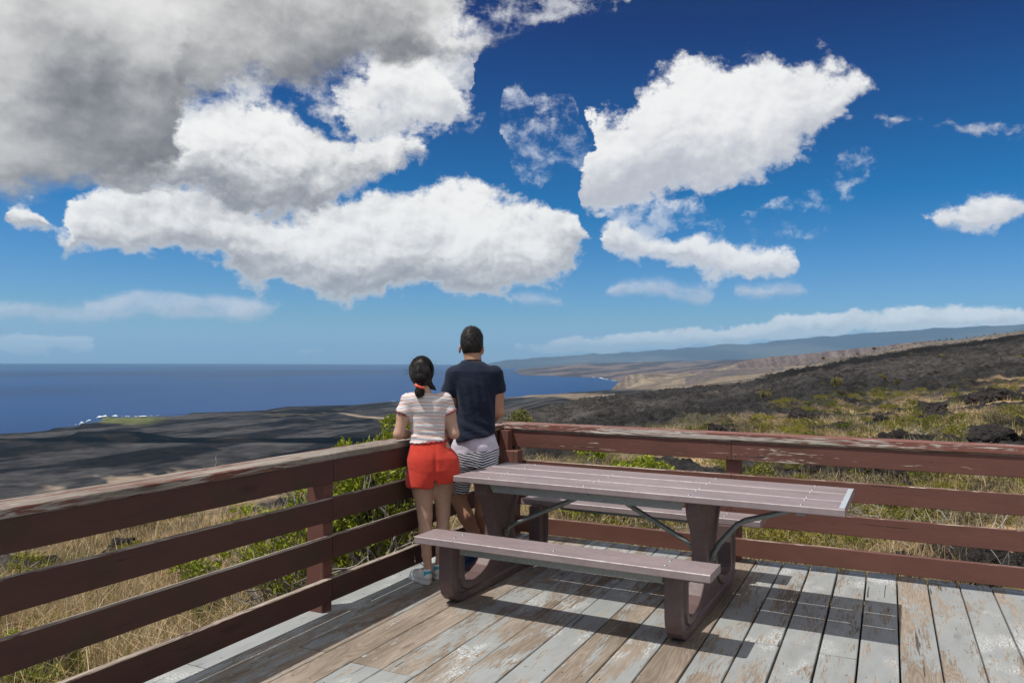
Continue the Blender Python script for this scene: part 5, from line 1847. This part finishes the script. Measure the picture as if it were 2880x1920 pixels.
place('leafy_bush', big_bush(36, .7, .6, .95, 300, 10, 5, .10, .045, [(.08, .085, .03), (.16, .16, .05), (.24, .22, .08)]), math.sin(hh) * 38, math.cos(hh) * 38, 'olive green bush showing just above the right railing beside the man', 'bush', 'leafy bushes')

# --- low shrubs over the slope behind the right railing
SHRUB = []
for sd in range(5):
    r_ = np.random.default_rng(60 + sd)
    P, D = clump_points(r_, 190, .5, .5, .40, 8, .5)
    cols = [[(.08, .085, .015), (.17, .165, .025), (.28, .25, .05)], [(.11, .095, .03), (.22, .18, .06), (.34, .27, .12)], [(.05, .06, .015), (.10, .115, .02), (.18, .19, .04)], [(.13, .115, .02), (.24, .215, .03), (.34, .30, .06)], [(.10, .085, .045), (.20, .165, .09), (.30, .25, .16)]][sd]
    fol = foliage_mesh(r_, P, D, 7, .055, .020, cols, 'foliage')
    segs, tips = [], []
    for k in range(6):
        a = r_.uniform(0, 6.28)
        grow(r_, (0, 0, 0), (math.cos(a), math.sin(a), .9), .17, .010, 2, segs, tips, .6, .1)
    SHRUB.append([('foliage', fol), ('stem', branch_mesh('stem', segs, M_TWIG, 3))])
r2 = np.random.default_rng(77)
SHRUB_LOOK = ('yellow green', 'straw tinged', 'dark green', 'bright yellow green', 'greyish olive')


def where(x, y):
    """where on the slope behind the right railing a plant or rock stands"""
    rel_ = np.array([x, y, land_z(x, y) - CAM_H])
    px = (1440 + FPX * (rel_ @ RIGHT) / (rel_ @ FWD)) * 2352 / 2880
    r_ = math.hypot(x, y)
    side = 'behind the table' if px < 1500 else 'right of the man' if px < 1700 else 'in the middle of the slope' if px < 1950 else 'towards the right' if px < 2180 else 'at the far right'
    return ('close behind the right railing' if r_ < 11 else 'in the near grass' if r_ < 19 else 'halfway to the lava' if r_ < 36 else 'near the lava edge') + ' ' + side


spots = []
for _ in range(6000):
    h_ = r2.uniform(rad(-21.5), rad(13))
    gb = float(np.interp(h_, GB_H, GB_R))
    r_ = math.exp(r2.uniform(math.log(8.2), math.log(gb * 1.12)))
    x, y = math.sin(h_) * r_, math.cos(h_) * r_
    if y < 7.2 or (h_ < rad(-7) and r_ > gb * .78): continue
    if fbm(np.array([x * .13]), np.array([y * .13]), 3, 150)[0] < -.12 + .25 * (h_ < rad(-10)): continue
    if any((x - a) ** 2 + (y - b) ** 2 < (.012 * r_ + .25) ** 2 for a, b, _ in spots): continue
    spots.append((x, y, r_))
    if len(spots) >= 290: break
for x, y, r_ in spots:
    kk = int(r2.integers(0, 5))
    sc_ = float(r2.uniform(.45, 1.0) * (.85 + .004 * r_))
    place('low_shrub', SHRUB[kk], x, y, ('large ' if sc_ > .85 else 'small ' if sc_ < .6 else 'low ') + SHRUB_LOOK[kk] + ' shrub ' + where(x, y), 'shrub', 'low shrubs on the slope', sc_)
for k in range(14):
    h_ = r2.uniform(rad(-10), rad(10))
    gb = float(np.interp(h_, GB_H, GB_R))
    r_ = gb * r2.uniform(1.2, 3.4)
    place('low_shrub', SHRUB[int(r2.integers(0, 5))], math.sin(h_) * r_, math.cos(h_) * r_, 'small shrub growing alone on the bare black lava slope', 'shrub', 'shrubs on the lava', float(r2.uniform(.5, 1.0)))
for k, (x, y, s_) in enumerate(((-5.6, 2.6, 1.0), (-9.5, 5.6, 1.2), (-12.5, 8.2, 1.3), (-7.4, 3.4, .9), (-16, 12.5, 1.5), (-6.6, 4.3, .7), (-10.5, 8.9, 1.0))):
    place('low_shrub', SHRUB[(k * 2 + 1) % 5], x, y, ('nearest', 'broad', 'wide far', 'second nearest', 'farthest', 'smallest', 'middle')[k] + ' low ' + SHRUB_LOOK[(k * 2 + 1) % 5] + ' shrub in dry grass beyond the left railing', 'shrub', 'shrubs beyond the left railing', s_)

# --- trees standing on the lava and along the ridge
TREE = []
for sd in range(4):
    r_ = np.random.default_rng(90 + sd)
    segs, tips = [], []
    grow(r_, (0, 0, 0), (r_.normal() * .1, r_.normal() * .1, 1), 1.0, .07, 3, segs, tips, (.42, .55, .35, .6)[sd], .45, .66, (2, 3))
    T_ = np.array([t[0] for t in tips])
    Dd = np.array([t[1] for t in tips])
    T_ = np.repeat(T_, 11, 0) + r_.normal(size=(len(T_) * 11, 3)) * .17
    fol = foliage_mesh(r_, T_, np.repeat(Dd, 11, 0), 7, .16, .10, [(.07, .075, .03), (.14, .14, .045), (.24, .20, .09), (.32, .24, .17)], 'crown')
    top = max(float(T_[:, 2].max()), .5)
    TREE.append(([('trunk', branch_mesh('trunk', segs, M_BARK, 5)), ('crown', fol)], top))


def tree_at(px, py_top, py_base, r_, k, label, group):
    h_, e0 = head_el(px, py_base)
    x, y = math.sin(h_) * r_, math.cos(h_) * r_
    z = land_z(x, y)
    H_ = max(.9, (CAM_H + r_ * math.tan(head_el(px, py_top)[1]) - z) * (1.35 if r_ > 200 else 1.45))
    parts, top = TREE[k % 4]
    place('ohia_tree', parts, x, y, label, 'tree', group, H_ / top, sink=.05 * H_, z=z)


tree_at(1913, 880, 943, 52, 2, 'tall slim tree with pale leaf tufts at the lower edge of the black lava', 'trees on the lava')
tree_at(2066, 892, 926, 62, 0, 'dark green upright tree on the lava right of the slim pale one', 'trees on the lava')
tree_at(1758, 918, 945, 48, 3, 'thin sparse sapling at the lava edge left of the slim pale tree', 'trees on the lava')
tree_at(2030, 900, 925, 64, 1, 'broad faded bush like tree between the two upright trees on the lava', 'trees on the lava')
RT = [(1775, 852, 862, 275), (1833, 838, 848, 300), (1889, 822, 835, 330), (1938, 814, 822, 350), (2006, 800, 815, 385), (1851, 840, 846, 310), (1861, 836, 842, 320), (1748, 866, 872, 265), (1969, 812, 818, 365)]
for k, (a, b, c, d) in enumerate(RT):
    tree_at(a, b, c, d, k, 'lone small tree standing on the ridge line of the lava slope', 'single trees on the ridge')
for k in range(44):
    t = (k + r2.uniform(0, .9)) / 44
    px = 2050 + 320 * t
    pb = np.interp(px, [1994, 2113, 2233, 2352, 2420], [817, 795, 781, 765, 756])
    tree_at(px, pb - r2.uniform(3, 9), pb + 1, float(np.interp(px, [2000, 2352], [390, 545])) * r2.uniform(.96, 1.02), int(r2.integers(0, 4)), 'tiny tree in the row along the ridge at the far right', 'trees along the ridge')
for k in range(26):
    px, r_ = r2.uniform(1170, 1480), r2.uniform(420, 1500)
    h_, _ = head_el(px, 920)
    x, y = math.sin(h_) * r_, math.cos(h_) * r_
    parts, top = TREE[int(r2.integers(0, 4))]
    place('ohia_tree', parts, x, y, 'distant tiny tree on the dark flats beyond the man', 'tree', 'trees on the dark flats', float(r2.uniform(4, 7)) / top, sink=.2)

# --- bleached dead bushes
DEAD = []
for sd in range(4):
    r_ = np.random.default_rng(120 + sd)
    segs, tips = [], []
    for k in range(7):
        a = r_.uniform(0, 6.28)
        grow(r_, (math.cos(a) * .05, math.sin(a) * .05, 0), (math.cos(a), math.sin(a), .55), .22, .0105, 3, segs, tips, .75, .06, .72, (2, 3))
    DEAD.append([('branches', branch_mesh('branches', segs, M_DEADW, 3))])
dl = [(-4.15, 4.9, .9, 'tangle of pale dry twigs at the foot of the leafy bush by the woman'), (-4.0, 5.55, .8, 'grey dry twigs under the leafy bush nearer the corner post'), (-3.9, 4.25, .7, 'dry twigs in straw just behind the post of the left railing')]
for k, (x, y, s_, lb) in enumerate(dl):
    place('dead_bush', DEAD[k % 4], x, y, lb, 'dead bush', 'dead bushes', s_)
for k, (px, r_) in enumerate(((2140, 8.6), (2235, 9.4), (2330, 8.0), (2045, 9.8), (1960, 8.3), (1420, 8.0), (1300, 8.6), (1540, 8.4), (2270, 14.5), (2120, 21), (2000, 26), (1800, 24), (2290, 28), (1900, 18))):
    h_, _ = head_el(px, 1100)
    place('dead_bush', DEAD[k % 4], math.sin(h_) * r_, math.cos(h_) * r_, 'bleached leafless bush ' + where(math.sin(h_) * r_, math.cos(h_) * r_), 'dead bush', 'bleached bushes on the slope', float(r2.uniform(.75, 1.3)))
r_ = np.random.default_rng(140)
segs, tips = [], []
grow(r_, (0, 0, 0), (.1, 0, 1), .5, .042, 3, segs, tips, .4, .3, .66, (1, 2))
hs, _ = head_el(486, 1060)
place('dead_tree', [('branches', branch_mesh('branches', segs, M_DEADW, 5))], math.sin(hs) * 26.5, math.cos(hs) * 26.5, 'bare white snag of a tree poking above the left railing cap', 'dead tree', None, 1.25, 0.5)
hs, _ = head_el(452, 1070)
place('dead_bush', DEAD[1], math.sin(hs) * 26, math.cos(hs) * 26, 'bleached low branch left of the white snag above the left railing', 'dead bush', 'dead bushes', 1.6, .3)
for px in (460, 498):
    hs, _ = head_el(px, 1070)
    place('low_shrub', SHRUB[4], math.sin(hs) * 26.4, math.cos(hs) * 26.4, 'olive shrub at the foot of the white snag above the left railing cap', 'shrub', 'shrubs at the snag', 1.3)

# --- lava rocks lying in the grass
mr_, g = material('lava_rock')
oc = g.n('ShaderNodeTexCoord').outputs['Object']
a = g.noise(oc, 7.0, 6, 0.68)
b = g.n('ShaderNodeTexVoronoi', {'Vector': oc, 'Scale': 11.0, 'Detail': 2.0}, feature='F1').outputs[0]
finish(g, g.mix(g.ss(a, .35, .7), (.030, .026, .025), (.085, .074, .068)), 0.9, bump(g, g.m('ADD', a, b), .06, 1.0), spec=0.2)


def rock_mesh(seed):
    bm = bmesh.new()
    bmesh.ops.create_icosphere(bm, subdivisions=4, radius=1)
    co = np.array([v.co for v in bm.verts])
    w1, w2, w3 = wav(seed, 5, 2.2), wav(seed + 1, 7, 6.0), wav(seed + 2, 8, 15.0)
    d = .26 * w1(*co.T) + .24 * np.abs(w2(*co.T)) + .13 * np.abs(w3(*co.T))
    co = co * (1 + d)[:, None] * np.array([1, .85, .62])
    for v, c in zip(bm.verts, co):
        v.co = c
    me = bpy.data.meshes.new('lava_rock')
    bm.to_mesh(me)
    bm.free()
    me.materials.append(mr_)
    return me


ROCK = [rock_mesh(200 + 7 * i) for i in range(4)]
rk = 0
for px, r_, s_ in ((1935, 13.0, .62), (2010, 13.4, .75), (2090, 12.6, .60), (1880, 14.0, .45), (2170, 12.9, .5), (2215, 7.9, .55), (2290, 7.7, .62), (2345, 8.1, .55), (2255, 8.6, .5), (1245, 15.5, .55), (1275, 15.0, .42), (2300, 18, .8), (2060, 22, .8), (2230, 24, .9), (1700, 26, .8), (1560, 22, .7), (1640, 33, .9), (1850, 34, 1.0), (2150, 36, 1.1), (2330, 40, 1.2), (1980, 30, .7), (2300, 11.5, .5)):
    h_, _ = head_el(px, 1100)
    for q in range(3):
        x, y = math.sin(h_) * r_ + r2.normal() * .55 * s_, math.cos(h_) * r_ + r2.normal() * .45 * s_
        o = put('lava_rock', ROCK[rk % 4], (x, y, land_z(x, y) + .02), None, (float(r2.normal() * .3), float(r2.normal() * .3), float(r2.uniform(0, 6.28))))
        s2 = s_ * float(r2.uniform(.16, .44))
        o.scale = (s2, s2, s2)
        tag(o, ('large ' if s2 > .27 else 'small ' if s2 < .15 else '') + 'rough black lava rock ' + where(x, y), 'rock', 'lava rocks on the slope')
        rk += 1
for x, y, s_ in ((-9.2, 4.6, .16), (-8.0, 5.4, .12), (-13.5, 10.5, .3), (-11.6, 9.6, .2)):
    o = put('lava_rock', ROCK[rk % 4], (x, y, land_z(x, y)), None, (0, 0, rk))
    o.scale = (s_,) * 3
    tag(o, 'dark lava rock in the dry grass seen through the left railing', 'rock', 'lava rocks on the left')
    rk += 1


# --- grass
def grass(name, X, Y, hgt, wid, C_, rg_, lean=.5, segs=2):
    n = len(X)
    Zg = land_height(X, Y) - .02
    a = rg_.uniform(0, 6.28, n)
    l = np.abs(rg_.normal(size=n)) * lean * hgt
    dx_, dy_ = np.cos(a) * l, np.sin(a) * l
    b = rg_.uniform(0, 6.28, n)
    sx, sy = np.cos(b) * wid * .5, np.sin(b) * wid * .5
    rows = []
    for i in range(segs + 1):
        t = i / segs
        w = 1 - .85 * t
        px, py = X + dx_ * t ** 1.7, Y + dy_ * t ** 1.7
        pz = Zg + hgt * (t - .18 * t * t * np.clip(l / hgt, 0, 2))
        rows += [np.stack([px - sx * w, py - sy * w, pz], 1), np.stack([px + sx * w, py + sy * w, pz], 1)]
    V = np.stack(rows, 1).reshape(-1, 3)
    k = 2 * (segs + 1)
    b0 = np.arange(n)[:, None] * k
    Q = np.concatenate([b0 + np.array([2 * i, 2 * i + 1, 2 * i + 3, 2 * i + 2]) for i in range(segs)])
    o = fast_mesh(name, V, Q, M_GRASS, None, False)
    color_attr(o, np.repeat(C_, k, 0))
    o['kind'] = 'stuff'
    return o


def straw_cols(n, rg_, green):
    A = np.array([(.38, .27, .13), (.52, .39, .21), (.66, .53, .33), (.44, .30, .17)])
    G_ = np.array([(.16, .17, .03), (.22, .22, .05), (.12, .14, .03)])
    c = A[rg_.integers(0, 4, n)]
    m_ = rg_.uniform(0, 1, n) < green
    c[m_] = G_[rg_.integers(0, 3, m_.sum())]
    return c * rg_.uniform(.7, 1.2, n)[:, None]


r3 = np.random.default_rng(300)
n = 70000
X = -3.35 - r3.exponential(2.6, n)
Y = r3.uniform(-.5, 10.5, n)
tuft = fbm(X * .9, Y * .9, 3, 160)
keep = (X > -14) & (tuft > -.28 + .10 * (X < -6)) & ~((X > -5.6) & (Y > 4.7) & (r3.uniform(0, 1, n) < .72))
X, Y = X[keep], Y[keep]
n = len(X)
hg = np.clip(r3.gamma(5, .095, n), .12, 1.0) * np.interp(-X, [3.3, 6, 14], [1.0, .85, .6])
gr = np.clip(.22 + .5 * fbm(X * .5, Y * .5, 2, 165), .02, .7)
cc = straw_cols(n, r3, gr)
grass('dry_grass', X, Y, hg, r3.uniform(.006, .013, n) * (1 + (-X - 3.3) * .08), cc, r3, .95, 3)
# dry grass over the far part of the left slope and the slope behind the right railing
n = 170000
h_ = r3.uniform(rad(-60), rad(14), n)
gb = np.where(h_ > GB_H[0], np.interp(h_, GB_H, GB_R), 36)
r_ = np.exp(r3.uniform(0, 1, n) * (np.log(gb * 1.05) - np.log(6.6)) + np.log(6.6))
X, Y = np.sin(h_) * r_, np.cos(h_) * r_
_, _, lv, rkm = land_masks(X, Y)
tuft = fbm(X * .35, Y * .35, 3, 170)
keep = ((Y > 6.55) | (X < -8)) & (lv < .4) & (rkm < .45) & (tuft > -.22)
X, Y, r_ = X[keep], Y[keep], r_[keep]
n = len(X)
cc = straw_cols(n, r3, np.clip(.12 + .7 * fbm(X * .18, Y * .18, 2, 175), .02, .5))
grass('dry_grass', X, Y, np.clip(r3.gamma(5, .050, n), .06, .5) * np.clip(1.0 - .009 * r_, .5, 1), r3.uniform(.004, .008, n) * (.6 + r_ * .10), cc, r3, .6, 2)
# blades showing at the edge of the deck and between its boards
n = 2600
X, Y = r3.uniform(-3.0, 2.4, n), r3.uniform(6.34, 6.9, n)
cc = straw_cols(n, r3, .5)
grass('edge_grass', X, Y, r3.uniform(.15, .42, n), r3.uniform(.003, .006, n), cc, r3, .5, 2)
